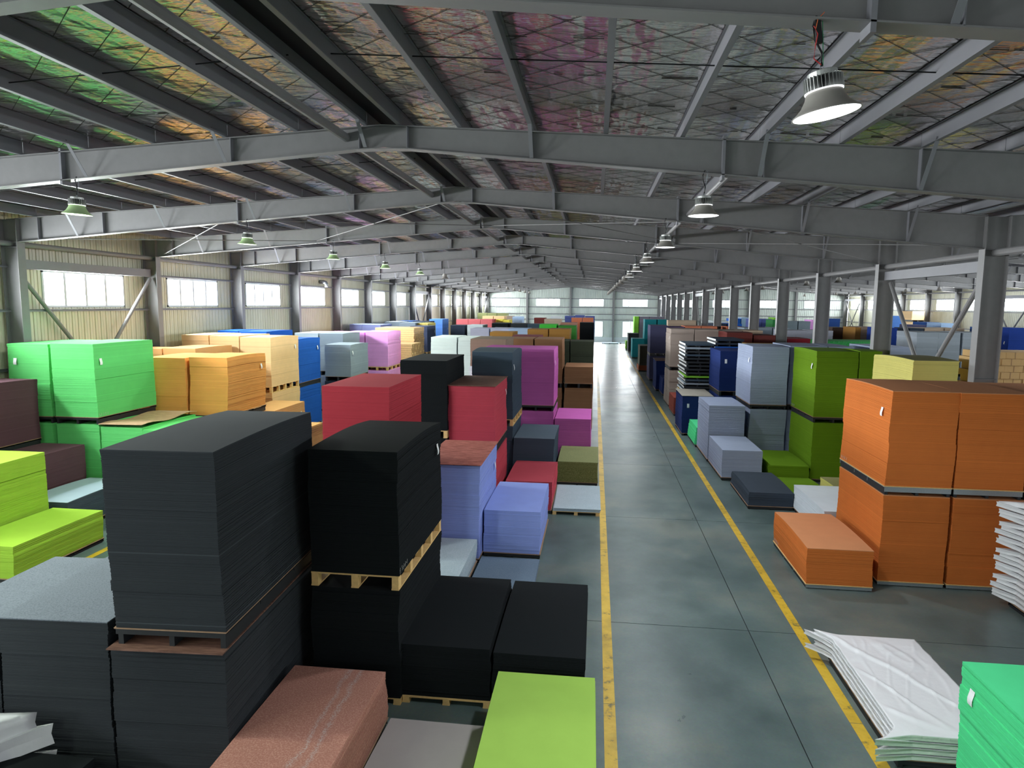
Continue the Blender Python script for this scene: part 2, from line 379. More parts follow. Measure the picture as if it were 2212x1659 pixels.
def wall_end(name, Y, sgn, x0, x1, cols, upper, lower, top=.24, e=1.):
    """sgn=+1: inside is +Y (near wall), -1: far wall"""
    mp = lambda a, d, z: (a, Y+sgn*d, z)
    ho = sorted(upper); 
    base = MB(); ya, yb = sorted((Y-sgn*.14, Y-sgn*.09))
    ztf = lambda a: zt(a)+top
    def slab(a0, a1, z0, z1):
        n = 6; 
        for i in range(n):
            b0 = a0+(a1-a0)*i/n; b1 = a0+(a1-a0)*(i+1)/n
            t0 = z1(b0) if callable(z1) else z1; t1 = z1(b1) if callable(z1) else z1
            base.add([(b0,ya,z0),(b1,ya,z0),(b1,yb,z0),(b0,yb,z0),(b0,ya,t0),(b1,ya,t1),(b1,yb,t1),(b0,yb,t0)],
                     [(0,3,2,1),(4,5,6,7),(0,1,5,4),(1,2,6,5),(2,3,7,6),(3,0,4,7)])
    LZ0, LZ1 = .78, 3.05
    cuts = sorted(set([x0, x1]+[v for w in upper+lower for v in w]+cols))
    pan = []
    for a, b in zip(cuts[:-1], cuts[1:]):
        c = (a+b)/2; zz = [(0, 'b')]
        inlow = any(w[0] <= c <= w[1] for w in lower); inup = any(w[0] <= c <= w[1] for w in upper)
        segs = [(0, LZ0 if inlow else (WZ0 if inup else None))]
        if inlow: segs.append((LZ1, WZ0 if inup else None))
        if inup: segs.append((WZ1, None))
        for z0, z1 in segs:
            slab(a, b, z0, ztf if z1 is None else z1); pan.append((a, b, z0, z1))
    wl = base.obj(name, MT['sheete'], kind='structure')
    for a, b, z0, z1 in pan:
        m = MB()
        if z0 < .7: z0p = .7
        else: z0p = z0
        corr(m, a, b, z0p, ztf if z1 is None else z1, mp); m.obj('wall_panel', MT['sheete'], wl)
    m = MB(); yy = sorted((Y, Y+sgn*.08)); m.box(x0, x1, yy[0], yy[1], 0, .72); m.obj('plinth', MT['white'], wl)
    rot = (pi/2, 0, 0) if sgn < 0 else (pi/2, 0, pi)
    rot = (-pi/2, 0, 0) if sgn < 0 else (pi/2, 0, 0)
    for a, b in upper: window(mp, a, b, WZ0, WZ1, 4, lrot=rot, e=e)
    for a, b in lower: window(mp, a, b, LZ0, LZ1, 3, horiz=2.1, lrot=rot, e=e)
    cc = [x0]+cols+[x1]
    for a, b in zip(cc[:-1], cc[1:]):
        for z in (3.3, 4.1, WZ0-.06, WZ1+.08):
            g = MB(); q = sorted((Y+sgn*.035, Y+sgn*.17)); g.box(a, b, q[0], q[1], z-.05, z-.03); g.box(a, b, *(sorted((Y+sgn*.17, Y+sgn*.158))), z-.13, z-.03); g.obj('girt', MT['steeld'], wl)
        c = 0
    for x in cols:
        g = MB(); q = sorted((Y+sgn*.04, Y+sgn*.36)); zt_ = zt(x)-.02
        g.box(x-.13, x+.13, q[0], q[0]+.012, 0, zt_); g.box(x-.13, x+.13, q[1]-.012, q[1], 0, zt_); g.box(x-.005, x+.005, q[0], q[1], 0, zt_)
        g.obj('wind_column', MT['steel'], wl)
    return wl
YW = YEND+.42
wall_end('wall_end_main', YW, -1, WL, 9.03, [-9.9, -3.6, 2.6], [(-14.4,-11.0), (-8.6,-5.1), (-2.36,1.21), (3.84,7.42)], [(-2.36,1.14), (3.9,7.4)])
wall_end('wall_end_side', YW, -1, 9.03, WR, [15.2, 21.4, 27.7], [(10.3,13.8), (16.4,20.0), (22.7,26.2), (28.8,32.3)], [])
wall_end('wall_front_main', YN, 1, WL, 9.03, [-9.9, -3.6, 2.6], [(-14.4,-11.0), (-8.6,-5.1), (-2.36,1.21), (3.84,7.42)], [], e=.05)
wall_end('wall_front_side', YN, 1, 9.03, WR, [15.2, 21.4, 27.7], [(10.3,13.8), (16.4,20.0), (22.7,26.2), (28.8,32.3)], [], e=.05)

# ------------------------------------------------------------------ roof foil, purlins, wires
ce = MB(); n = 1
for (a, b) in ((WL-.2, A1), (A1, 9.03), (9.03, A2), (A2, WR+.2)):
    za = zt(a+.001 if a == 9.03 else a)+.245; zb_ = zt(b-.001)+.245
    if a == 9.03: za = ZT-.0616*(A2-9.03)+.245
    if b == 9.03: zb_ = ZT-.0616*(9.03-A1)+.245
    ny = 1
    ce.add([(a,YN-.2,za),(b,YN-.2,zb_),(b,YEND+.6,zb_),(a,YEND+.6,za),(a,YN-.2,za+.1),(b,YN-.2,zb_+.1),(b,YEND+.6,zb_+.1),(a,YEND+.6,za+.1)],
           [(0,3,2,1),(4,5,6,7),(0,1,5,4),(2,3,7,6)])
ceil = ce.obj('ceiling', MT['foil'], kind='structure')
PX1 = [-3.78]+[-4.95, -6.2, -7.5, -8.75, -10.0, -11.25, -12.5, -13.75, -15.0]
PX2 = [-3.22, -2.22, -1.06, .1, 1.27, 2.44, 3.61, 4.77, 5.94, 7.1, 8.25]
PX3 = [2*9.03-x for x in PX2[::-1]][:]
PXH = [9.8+1.2*i for i in range(20)]
def purlin_bm(x, y0, y1, h=.225):
    m = MB(); z = zt(x)+.012; sg = 1
    # C-section: web facing the aisle-side, lips
    m.box(x-.004, x+.004, y0, y1, z, z+h)
    m.box(x-.035, x+.035, y0, y1, z-.004, z+.002); m.box(x-.035, x+.035, y0, y1, z+h-.004, z+h)
    m.box(x+.031, x+.037, y0, y1, z, z+.03)
    return m
nb = 0
for j in range(len(FR)-1):
    y0, y1 = FR[j], FR[j+1]
    if y1 < 4: near = False
    near = 4 < y1 and y0 < 47
    if near:
        for x in PX1+PX2: purlin_bm(x, y0+.005, y1-.005).obj('purlin', MT['steeld'], ceil)
rest = MB()
for j in range(-1, len(FR)-1):
    y0, y1 = (YN, FR[0]) if j < 0 else (FR[j], FR[j+1])
    if 4 < y1 and y0 < 47: lst = PXH
    else: lst = PX1+PX2+PXH
    for x in lst:
        q = purlin_bm(x, y0+.005, y1-.005); rest.add(q.v, q.f)
rest.obj('far_purlins', MT['steeld'], ceil, kind='stuff')
# dark strip standing in for the black gap between the two ridge purlins
m = MB(); m.box(A1-.25, A1+.25, YN, YEND, ZT+.20, ZT+.205); m.obj('ridge_strip', MT['dark'], ceil)
# supporting wire net under the foil
net = MB(); sp = .62
def clipline(x0, x1, y0, y1, c, s):
    # y = s*(x)+c within rectangle
    pts = []
    for x in (x0, x1):
        y = s*x+c
        if y0 <= y <= y1: pts.append((x, y))
    for y in (y0, y1):
        x = (y-c)/s
        if x0 < x < x1: pts.append((x, y))
    return pts[:2] if len(pts) >= 2 else None
for (xa, xb) in ((WL, A1-.02), (A1+.02, 8.9)):
    for s in (.85, -.85):
        c = -40
        while c < 70:
            q = clipline(xa, xb, 3.0, 36.0, c, s)
            if q:
                (ax, ay), (bx_, by) = q
                net.beam((ax, ay, zt(ax)+.240), (bx_, by, zt(bx_)+.240), .004, .004)
            c += sp
net.obj('support_wire_net', MT['wire'], ceil, kind='stuff')
# seams of the foil rolls: short dark slits and folded edges
sm = MB(); rs_ = random.Random(11)
y = 4.2
while y < 30:
    for (xa, xb) in ((-15.5, A1-.3), (A1+.3, 8.6)):
        x = xa
        while x < xb-.3:
            L = rs_.uniform(.08, .5)
            if rs_.random() < .45: sm.beam((x, y+rs_.uniform(-.01,.01), zt(x)+.236), (x+L, y+rs_.uniform(-.01,.01), zt(x+L)+.234), .012 if rs_.random() < .7 else .03, .006)
            x += L+.05
    y += 1.22
sm.obj('foil_seam', MT['wire'], ceil, kind='stuff')
# ------------------------------------------------------------------ rafters
def web_poly(mb, xs_, top, bot, y, t=.008):
    vs = []
    for x in xs_: vs += [(x, y-t/2, bot(x)), (x, y+t/2, bot(x)), (x, y-t/2, top(x)), (x, y+t/2, top(x))]
    n_ = len(xs_); fs = []
    for i in range(n_-1):
        a = 4*i; b = a+4
        fs += [(a, b, b+2, a+2), (a+1, a+3, b+3, b+1), (a+2, b+2, b+3, a+3), (a, a+1, b+1, b)]
    mb.add(vs, fs)
def flange(mb, xs_, zf, y, w=.2, t=.014, upd=-1):
    vs = []
    for x in xs_:
        z = zf(x); vs += [(x, y-w/2, z), (x, y+w/2, z), (x, y-w/2, z+upd*t), (x, y+w/2, z+upd*t)]
    fs = []
    for i in range(len(xs_)-1):
        a = 4*i; b = a+4
        fs += [(a, a+1, b+1, b), (a+2, b+2, b+3, a+3), (a, b, b+2, a+2), (a+1, a+3, b+3, b+1)]
    mb.add(vs, fs)
ORD = ['first','second','third','fourth','fifth','sixth','seventh','eighth']
def rafter(y, hall, lab, grp, detail):
    xa, xr, xb = (XL-.3, A1, XM0+.02) if hall == 0 else (XM1-.02, A2, XR+.3)
    r = thing('roof_rafter', lab, 'roof beam', ((xa+xb)/2, y, zt(xr)), 0, grp)
    ox, oy, oz = r.location
    def put(mb, name, mat=MT['steel']):
        mb.v = [(a-ox, b-oy, c-oz) for a, b, c in mb.v]; return mb.obj(name, mat, r)
    zb2 = lambda x: zb(x)+.014
    xsl = [xa, xr, xb]
    zb3 = lambda x: zb(x) if abs(x-xr) > .01 else zb(x)
    m = MB(); web_poly(m, [xa, xr-.5, xr, xr+.5, xb], lambda x: zt(x)-.014, zb2, y); put(m, 'web')
    m = MB(); flange(m, [xa, xr, xb], zt, y); put(m, 'top_flange')
    m = MB(); flange(m, [xa, xr-.45, xr-.15, xr+.15, xr+.45, xb], lambda x: zb(x)-(0.02 if abs(x-xr) < .2 else 0), y, upd=1); put(m, 'bottom_flange')
    if hall == 0: st = [-14.9, -13.0, -9.22, -6.1, xr-.38, xr+.42, -1.06, 1.9, 2.5, 4.75, 7.1]; pl = [-9.22, 1.9]
    else: st = [10.9, 13.3, 16.2, xr-.4, xr+.4, 26.0, 29.5, 32.5]; pl = [16.2]
    for x in st:
        if abs(x-xr) < .6 or x in pl or not detail: 
            m = MB(); e = .07 if x in pl else 0
            m.box(x-(.02 if x in pl else .006), x+(.02 if x in pl else .006), y-.1, y+.1, zb(x)-e, zt(x)+e*.8)
            put(m, 'splice_plate' if x in pl else 'stiffener', MT['steeld'])
        else:
            m = MB(); m.box(x-.006, x+.006, y-.1, y-.004, zb(x)+.01, zt(x)-.012); m.box(x-.006, x+.006, y+.004, y+.1, zb(x)+.01, zt(x)-.012); put(m, 'stiffener', MT['steeld'])
    if detail:
        for x in ([-13.75,-11.25,-8.75,-6.2,-3.78,-1.06,2.44,4.77,7.1] if hall == 0 else [11.0,14.6,18.2,25.4,29.0]):
            for s in (-1, 1):
                m = MB(); m.beam((x, y+s*.09, zb(x)+.02), (x, y+s*(.52), zt(x)+.06), .006, .06, upv=(1,0,0)); put(m, 'fly_brace', MT['steeld'])
    return r
for j, y in enumerate(FR):
    if y < 3:
        if y > YN: rafter(y, 0, 'grey steel roof rafter behind the camera', 'rafters behind the camera', False); rafter(y, 1, 'grey steel roof rafter behind the camera', 'rafters behind the camera', False)
        continue
    kk = [q for q in FR if q >= 3].index(y)
    lab = ('grey steel roof rafter of the main hall, %s from the camera' % ORD[kk]) if kk < 8 else 'grey steel roof rafter in the far half of the main hall'
    rafter(y if kk else 5.42, 0, lab, None if kk < 8 else 'far rafters of the main hall', kk < 9)
    rafter(y, 1, 'grey steel roof rafter over the side hall beyond the columns', 'rafters of the side hall', 2 <= kk < 9)
# ------------------------------------------------------------------ columns
def column(y, x0, x1, lab, grp, ztop_in, taper=0., base_in=0):
    c = thing('steel_column', lab, 'column', ((x0+x1)/2, y, 0), 0, grp); w = x1-x0; h = w/2; F = .26
    H = ztop_in
    def tp(z, side):   # taper: narrower at the base
        return h-(taper*(1-z/H) if side else 0)
    m = MB(); m.box(-h, -h+.014, -F/2, F/2, 0, H); m.obj('flange', MT['steel'], c)
    m = MB(); m.box(h-.014, h, -F/2, F/2, 0, H); m.obj('flange', MT['steel'], c)
    m = MB(); m.box(-h+.014, h-.014, -.005, .005, 0, H); m.obj('web', MT['steel'], c)
    m = MB(); m.box(-h-.04, h+.04, -F/2-.04, F/2+.04, 0, .025); m.obj('base_plate', MT['steel'], c)
    m = MB()
    for z in (H-.75, H*.5): m.box(-h+.014, h-.014, -F/2+.01, F/2-.01, z, z+.01)
    m.obj('stiffener', MT['steeld'], c)
    return c
for row, (x0, x1, zz, nm) in enumerate(((XL-.5, XL, zt(XL)-.02, 'left wall'), (XM0, XM1, 7.43, 'middle'), (XR, XR+.5, zt(XR)-.02, 'right wall'))):
    vis = [q for q in FR if q > 3]
    for kk, y in enumerate(vis):
        near = [q for q in vis if q > 16]
        if y > 16 and near.index(y) < 6 and row < 2: lab, grp = 'grey steel %s column, %s one in view from the camera' % (nm, ORD[near.index(y)]), None
        else: lab, grp = 'grey steel column of the %s row, %s' % (nm, 'nearer than the view' if y < 16 else 'farther down'), 'columns of the %s row%s' % (nm, '' if y > 16 else ' near the camera')
        column(y, x0, x1, lab, grp, zz)
# ------------------------------------------------------------------ tie pipes, braces, rods
def pipe(p, q, r, name, lab, cat, grp=None, mat='steel'):
    mid = (Vector(p)+Vector(q))/2; m = MB(); m.tube([Vector(p)-mid, Vector(q)-mid], r, 10); return tag(m.obj(name, MT[mat], None, mid), lab, cat, grp)
for j in range(len(FR)-1):
    y0, y1 = FR[j]+.02, FR[j+1]-.02
    if y1 < 4: continue
    w = 'near' if y0 < 24 else 'far'
    pipe((XL-.25, y0, 6.86), (XL-.25, y1, 6.86), .075, 'tie_pipe', 'grey round tie pipe between left wall columns, %s end' % w, 'pipe', 'left wall tie pipes, %s' % w)
    pipe((9.03, y0, 6.62), (9.03, y1, 6.62), .085, 'tie_pipe', 'grey round tie pipe between middle columns, %s end' % w, 'pipe', 'middle column tie pipes, %s' % w)
    pipe((XR+.25, y0, 6.86), (XR+.25, y1, 6.86), .075, 'tie_pipe', 'grey round tie pipe along the right wall columns', 'pipe', 'right wall tie pipes')
    pipe((A1-.62, y0, 8.04), (A1-.62, y1, 8.04), .07, 'tie_pipe', 'grey round ridge pipe beside the ridge purlins, %s end' % w, 'pipe', 'ridge tie pipes, %s' % w)
    if y0 > 11: pipe((2.15+.08*0, y0, 7.52), (2.15, y1, 7.52), .055, 'tie_pipe', 'grey round pipe over the aisle under the roof, %s end' % w, 'pipe', 'aisle tie pipes, %s' % w)
K0 = FR.index(YF0)
for bi, k in enumerate((K0, K0+7, K0+13)):
    y0, y1 = FR[k], FR[k+1]
    for xi, (x, nm) in enumerate(((XL-.3, 'left wall'), (9.03, 'middle column'), (XR+.12, 'right wall'))):
        z1 = 6.12; w = ('near', 'middle', 'far')[bi]
        pipe((x-.05, y0+.2, z1), (x-.05, y1-.2, .2), .06, 'diagonal_brace', 'diagonal steel brace tube of the %s row, %s bay, rising towards camera' % (nm, w), 'brace')
        pipe((x+.08, y0+.2, .2), (x+.08, y1-.2, z1), .06, 'diagonal_brace', 'diagonal steel brace tube of the %s row, %s bay, falling towards camera' % (nm, w), 'brace')
        m = MB(); m.box(-.09, .09, -(y1-y0)/2+.14, (y1-y0)/2-.14, -.13, .13)
        tag(m.obj('strut_beam', MT['steeld'], None, (x, (y0+y1)/2, z1+.21)), 'horizontal steel strut over the crossed braces, %s row, %s bay' % (nm, w), 'beam')
for k in (K0, K0+7):
    y0, y1 = FR[k], FR[k+1]; w = 'near' if k == K0 else 'far'
    for (xa, xb) in ((-15.3, -9.6), (-9.6, A1), (A1, 2.6), (2.6, 8.6)):
        for s in (0, 1):
            ya, yb = (y0, y1) if s else (y1, y0)
            pipe((xa, ya, zb(xa)+.08), (xb, yb, zb(xb)+.08), .012, 'brace_rod', 'thin steel cross bracing rod under the roof, %s bay' % w, 'rod', 'roof bracing rods, %s bay' % w)
# sag rods run through the purlins
for j in range(len(FR)-1):
    y = (FR[j]+FR[j+1])/2
    if y < 4 or y > 50: continue
    for (a, b) in ((-15.0, A1-.25), (A1+.25, 8.4)):
        m = MB(); m.beam((a, y, zt(a)+.11), (b, y, zt(b)+.11), .012, .012)
        m.obj('sag_rod', MT['dark'], ceil)
# ------------------------------------------------------------------ lamps
MT['refl_glow'] = plain('lamp_reflector_green_glow', (176,206,150), .45)  # green glow of the lit lens, put into the reflector's base colour
def lamp_proto(lensmat, glow, rf='refl'):
    r = thing('high_bay_lamp', 'lamp', 'lamp')
    m = MB(); m.lathe([(.118,.16),(.125,.155),(.135,.12),(.165,.07),(.205,.03),(.235,.008),(.238,0),(.232,.0),(.20,.028),(.16,.066),(.13,.115)], 32); m.obj('reflector', MT[rf], r, smooth=True)
    m = MB(); m.lathe([(0,.012),(.12,.010),(.228,.004)], 32); m.obj('lens', lensmat, r)
    m = MB(); m.lathe([(0,.30),(.098,.30),(.102,.295),(.102,.262),(.02,.262)], 28); m.obj('driver_cap', MT['alu'], r)
    m = MB(); m.lathe([(.07,.262),(.07,.165)], 20); 
    hc = m.obj('heat_core', MT['blk'], r)
    for k in range(32):
        a = 2*pi*k/32; m = MB(); c, s = cos(a), sin(a)
        m.beam((.07*c, .07*s, .215), (.135*c, .135*s, .215), .003, .095); m.obj('cooling_fin', MT['alu'], hc)
    m = MB(); m.lathe([(.11,.170),(.132,.167),(.132,.160),(.11,.158)], 28); m.obj('glow_ring', MT['glowring'] if glow else MT['alu'], r)
    m = MB(); m.tube([(0,0,.30),(-.012,0,.325),(0,0,.345),(.012,0,.325),(0,0,.30)], .004, 6); m.obj('hook', MT['galv'], r)
    return r
lp_on = lamp_proto(MT['lens'], True); lp_g = lamp_proto(MT['lensg'], True, 'refl_glow')
m_simple = MB(); m_simple.lathe([(.02,.3),(.10,.3),(.10,.25),(.135,.25),(.135,.165),(.118,.16),(.165,.07),(.236,.004),(.238,0)], 14)
m_lens = MB(); m_lens.lathe([(0,.008),(.228,.004)], 14)
simp_me = m_simple.mesh('lamp_body', MT['refl']); lens_off = m_lens.mesh('lens_off', MT['lensoff']); lens_on = m_lens.mesh('lens_on', MT['lens'])
def cable(root, z, top, colored=False, dx=0.):
    L = top-z-.34
    pts = [(0,0,.34),(.01,0,.34+L*.25),(-.02-dx*.3,.02,.34+L*.55),(dx*.5-.03,0,.34+L*.8),(dx,0,.34+L)]
    m = MB(); m.tube(pts, .010, 6); m.obj('cable', MT['blk'], root)
    m = MB(); m.tube([(.012,.005,.345),(.03,.01,.34+L*.5),(.04,0,.34+L*.98)], .003, 5); m.obj('hanging_chain', MT['galv'] if not colored else MT['greenw'], root)
    if colored:
        m = MB(); m.tube([(-.005,-.01,.35),(-.05,-.01,.40),(-.035,-.02,.48),(-.01,-.02,.56),(-.03,-.02,.62)], .004, 5); m.obj('wire', MT['red'], root)
        m = MB(); m.tube([(-.02,-.02,.60),(.0,-.02,.66),(.05,-.02,.70)], .003, 5); m.obj('wire', MT['orangew'], root)
        m = MB(); m.box(-.02,.02,-.02,.02,.50,.66); m.obj('tape_joint', MT['blk'], root)
def place_lamp(x, y, z, lab, grp, state, tilt=0, simple=False):
    if simple:
        r = thing('high_bay_lamp', lab, 'lamp', (x, y, z), 0, grp); link('reflector', simp_me, r); link('lens', lens_on if state else lens_off, r)
        m = MB(); m.tube([(0,0,.3),(0,0,zb(x)-z+.1)], .01, 5); m.obj('cable', MT['blk'], r)
    else:
        r = copy_tree(lp_on if state == 1 else lp_g); r.location = (x, y, z); r['label'] = lab
        if grp: r['group'] = grp
        cable(r, z, zb(x)+.05, state == 1 and y < 6, .0)
    r.rotation_euler = (0, tilt, 0)
    if state:
        area_light('lamp_light', (0, 0, -.03), (0,0,0), .4, .4, LAMP_E*(1 if state == 1 else 1.55), (.92,.97,1.) if state == 1 else (.86,1.,.80), 'DISK', r)
    return r
for x, z in ((1.63, 6.74), (-9.0, 6.83), (13.5, 6.72)):
    for y in (-.58, 5.28):
        if x == 1.63: continue
        place_lamp(x, y-.05, z, 'lit lamp hanging near or behind the camera', 'lamps around the camera', 2 if x < 0 else 1, 0, True)
vis = [q for q in FR if q > 3]
for kk, y in enumerate(vis[:-1]):
    w = ORD[kk] if kk < 6 else None
    yy = y-.08 if kk else 5.36
    place_lamp(1.63, yy, 6.74, ('lit lamp over the aisle, %s from the camera' % w) if w else 'unlit lamp far down the row over the aisle', None if w else 'far lamps over the aisle', 1 if w else 0, radians(-9) if kk == 0 else radians(random.uniform(-2, 2)), w is None)
for kk, y in enumerate(vis[1:-1]):
    w = ORD[kk] if kk < 5 else None
    place_lamp(-9.0, y-.05, 6.83, ('lit greenish lamp of the left row, %s from the camera' % w) if w else 'unlit lamp far down the left row', None if w else 'far lamps of the left row', 2 if w else 0, radians(random.uniform(-3, 3)), w is None)
for kk, y in enumerate(vis[2:-1]):
    place_lamp(13.5, y, 6.72, 'lamp in the side hall, row nearer the columns' if kk > 2 else 'lit lamp in the side hall, %s one beyond the columns' % ORD[kk], 'side hall lamps, near row' if kk > 2 else None, 1 if kk < 3 else 0, 0, True)
    place_lamp(27.0, y, 6.72, 'lamp in the side hall, row nearer the right wall', 'side hall lamps, far row', 0, 0, True)
for p in (lp_on, lp_g):
    for c in list(p.children_recursive): bpy.data.objects.remove(c)
    bpy.data.objects.remove(p)

# ------------------------------------------------------------------ stacks
def pile(w, d, h, t, nseg, jit=.004, sag=.0, lean=(0,0), bands=0, rnd=None):
    rnd = rnd or random
    n_ = max(1, round(h/t)); t = h/n_; m = MB()
    ph = rnd.uniform(0, 6.28); q = rnd.uniform(.6, 1.4); a1 = rnd.uniform(.004, .012)
    blk = 0; bo = (0, 0)
    for i in range(n_):
        f = i/n_
        if blk <= 0:
            blk = rnd.randint(5, 26); bo = (rnd.uniform(-jit, jit)*1.3, rnd.uniform(-jit, jit)*1.3); bt = rnd.uniform(.985, 1.02)
            tn = rnd.choice((.9, 1.08, 1.12))
        else: tn = rnd.uniform(.975, 1.025)*bt
        blk -= 1
        if bands and i in (int(n_*.03), int(n_*.43)): tn = 1.7
        ox = bo[0]+rnd.uniform(-jit, jit)*.5+a1*sin(ph+f*6*q)+lean[0]*f; oy = bo[1]+rnd.uniform(-jit, jit)*.5+a1*cos(ph*2+f*5*q)+lean[1]*f
        z = i*t; vs = []
        for k in range(nseg+1):
            u = k/nseg; y = -d/2+d*u
            dz = -sag*f*(2*u-1)**2*(1.0 if u > .5 else .35)+sag*.25*f*sin(pi*u)
            g = .0008
            vs += [(-w/2+ox, y+oy, z+dz+g), (w/2+ox, y+oy, z+dz+g), (w/2+ox, y+oy, z+t+dz-g), (-w/2+ox, y+oy, z+t+dz-g)]
        fs = [(0,1,2,3)]
        for k in range(nseg):
            a = 4*k; b = a+4
            fs += [(a+1, b+1, b+2, a+2), (a, a+3, b+3, b), (a+3, a+2, b+2, b+3), (a, b, b+1, a+1)]
        e = 4*nseg; fs.append((e, e+3, e+2, e+1))
        m.add(vs, fs, 0, tn)
    return m, (ox, oy), t
def tagmesh():
    m = MB(); vs = []
    for i in range(6):
        u = i/5; z = -.17*u; y = .004+.022*(sin(u*2.2))**2
        vs += [(-.045, -y, z), (.045, -y, z)]
    m.add(vs, [(2*i, 2*i+1, 2*i+3, 2*i+2) for i in range(5)])
    return m.mesh('paper_tag', MT['paper'])
TAG = tagmesh()
PK = {}
def pallet(kind, x, y, w, d, z0, z1, lab, rot, near):
    r = thing('pallet', lab, 'pallet', (x, y, z0), rot)
    h = z1-z0
    if kind == 'w':
        mat = MT['wood']
        if near:
            dk = min(.02, h*.2); bl = h-2*dk
            nb_ = 9
            for i in range(nb_):
                yy = -d/2+.05+(d-.1)*i/(nb_-1); m = MB(); m.box(-w/2, w/2, yy-.05, yy+.05, h-dk, h); m.obj('deck_board', mat, r)
            for xx in (-w/2+.05, 0, w/2-.05):
                m = MB(); m.box(xx-.05, xx+.05, -d/2, d/2, 0, dk); m.obj('runner', mat, r)
                for i in range(5):
                    yy = -d/2+.06+(d-.12)*i/4; m = MB(); m.box(xx-.045, xx+.045, yy-.06, yy+.06, dk, h-dk); m.obj('block', mat, r)
            return r
        m = MB()
        m.box(-w/2, w/2, -d/2, d/2, h*.78, h)
        for xx in (-w/2+.05, 0, w/2-.05):
            for i in range(4):
                yy = -d/2+.08+(d-.16)*i/3; m.box(xx-.05, xx+.05, yy-.08, yy+.08, 0, h*.78)
        m.obj('deck', mat, r); return r
    rail = {'s': 'blacks', 'g': 'galv', 'b': 'blacks'}[kind]
    m = MB(); m.box(-w/2-.012, w/2+.012, -d/2-.012, d/2+.012, h-.014, h); m.obj('deck_sheet', MT['woodg'] if kind != 'g' else MT['wood'], r)
    if near:
        for xx in (-w/2+.04, 0, w/2-.04):
            m = MB(); m.box(xx-.028, xx+.028, -d/2+.02, d/2-.02, 0, h-.05); m.obj('runner', MT['blacks'], r)
        for yy in ((-d/2+.006, -d/2+.85, d/2-.85, d/2-.006)):
            m = MB(); m.box(-w/2, w/2, yy-.006, yy+.006, (h-.115 if kind == 'g' else h-.075) if h > .12 else h-.08, h-.014); m.obj('cross_rail', MT['galv'] if kind == 'g' else MT[rail], r)
        if kind == 'g':
            for xx in (-w/2, w/2):
                m = MB(); m.box(xx-.004, xx+.004, -d/2, d/2, h-.034, h-.014); m.obj('side_rail', MT['galv'], r)
    else:
        m = MB()
        for xx in (-w/2+.05, 0, w/2-.05): m.box(xx-.04, xx+.04, -d/2, d/2, 0, h-.014)
        m.obj('runner', MT[rail], r)
    return r
def chalk(parent, side, w, d, rnd):
    m = MB(); n_ = 5
    for i in range(n_):
        c = i*.075; pts = []
        for k in range(5): pts.append((c+rnd.uniform(-.02, .02), .03+k*.018+rnd.uniform(-.008, .008)))
        for a, b in zip(pts[:-1], pts[1:]):
            if side == 'f': m.beam((-w/2+.06+a[0], -d/2-.006, a[1]), (-w/2+.06+b[0], -d/2-.006, b[1]), .005, .003)
            elif side == 'r': m.beam((w/2+.008, -d/2+.06+a[0], a[1]), (w/2+.008, -d/2+.06+b[0], b[1]), .005, .003)
            else: m.beam((-w/2-.010, d/2-.1-a[0], a[1]), (-w/2-.010, d/2-.1-b[0], b[1]), .005, .003)
    m.obj('chalk_mark', MT['chalk'], parent)
CH = {'upper black stack on pale wooden pallet, left of centre': 'r', 'upper green stack with two visible sides by left wall': 'r',
      'upper orange stack at the left end of its row': 'l', 'short orange stack beside the right yellow line': 'l',
      'upper royal blue stack right of the peach row': 'r', 'upper pink stack on wooden pallet, right end of row': 'r', 'upper olive green stack with tag': 'l'}
COV = dict(red='plyred', brown='plybrown', brownw='plybrownl', grey='plygrey', taupe='plytaupe')
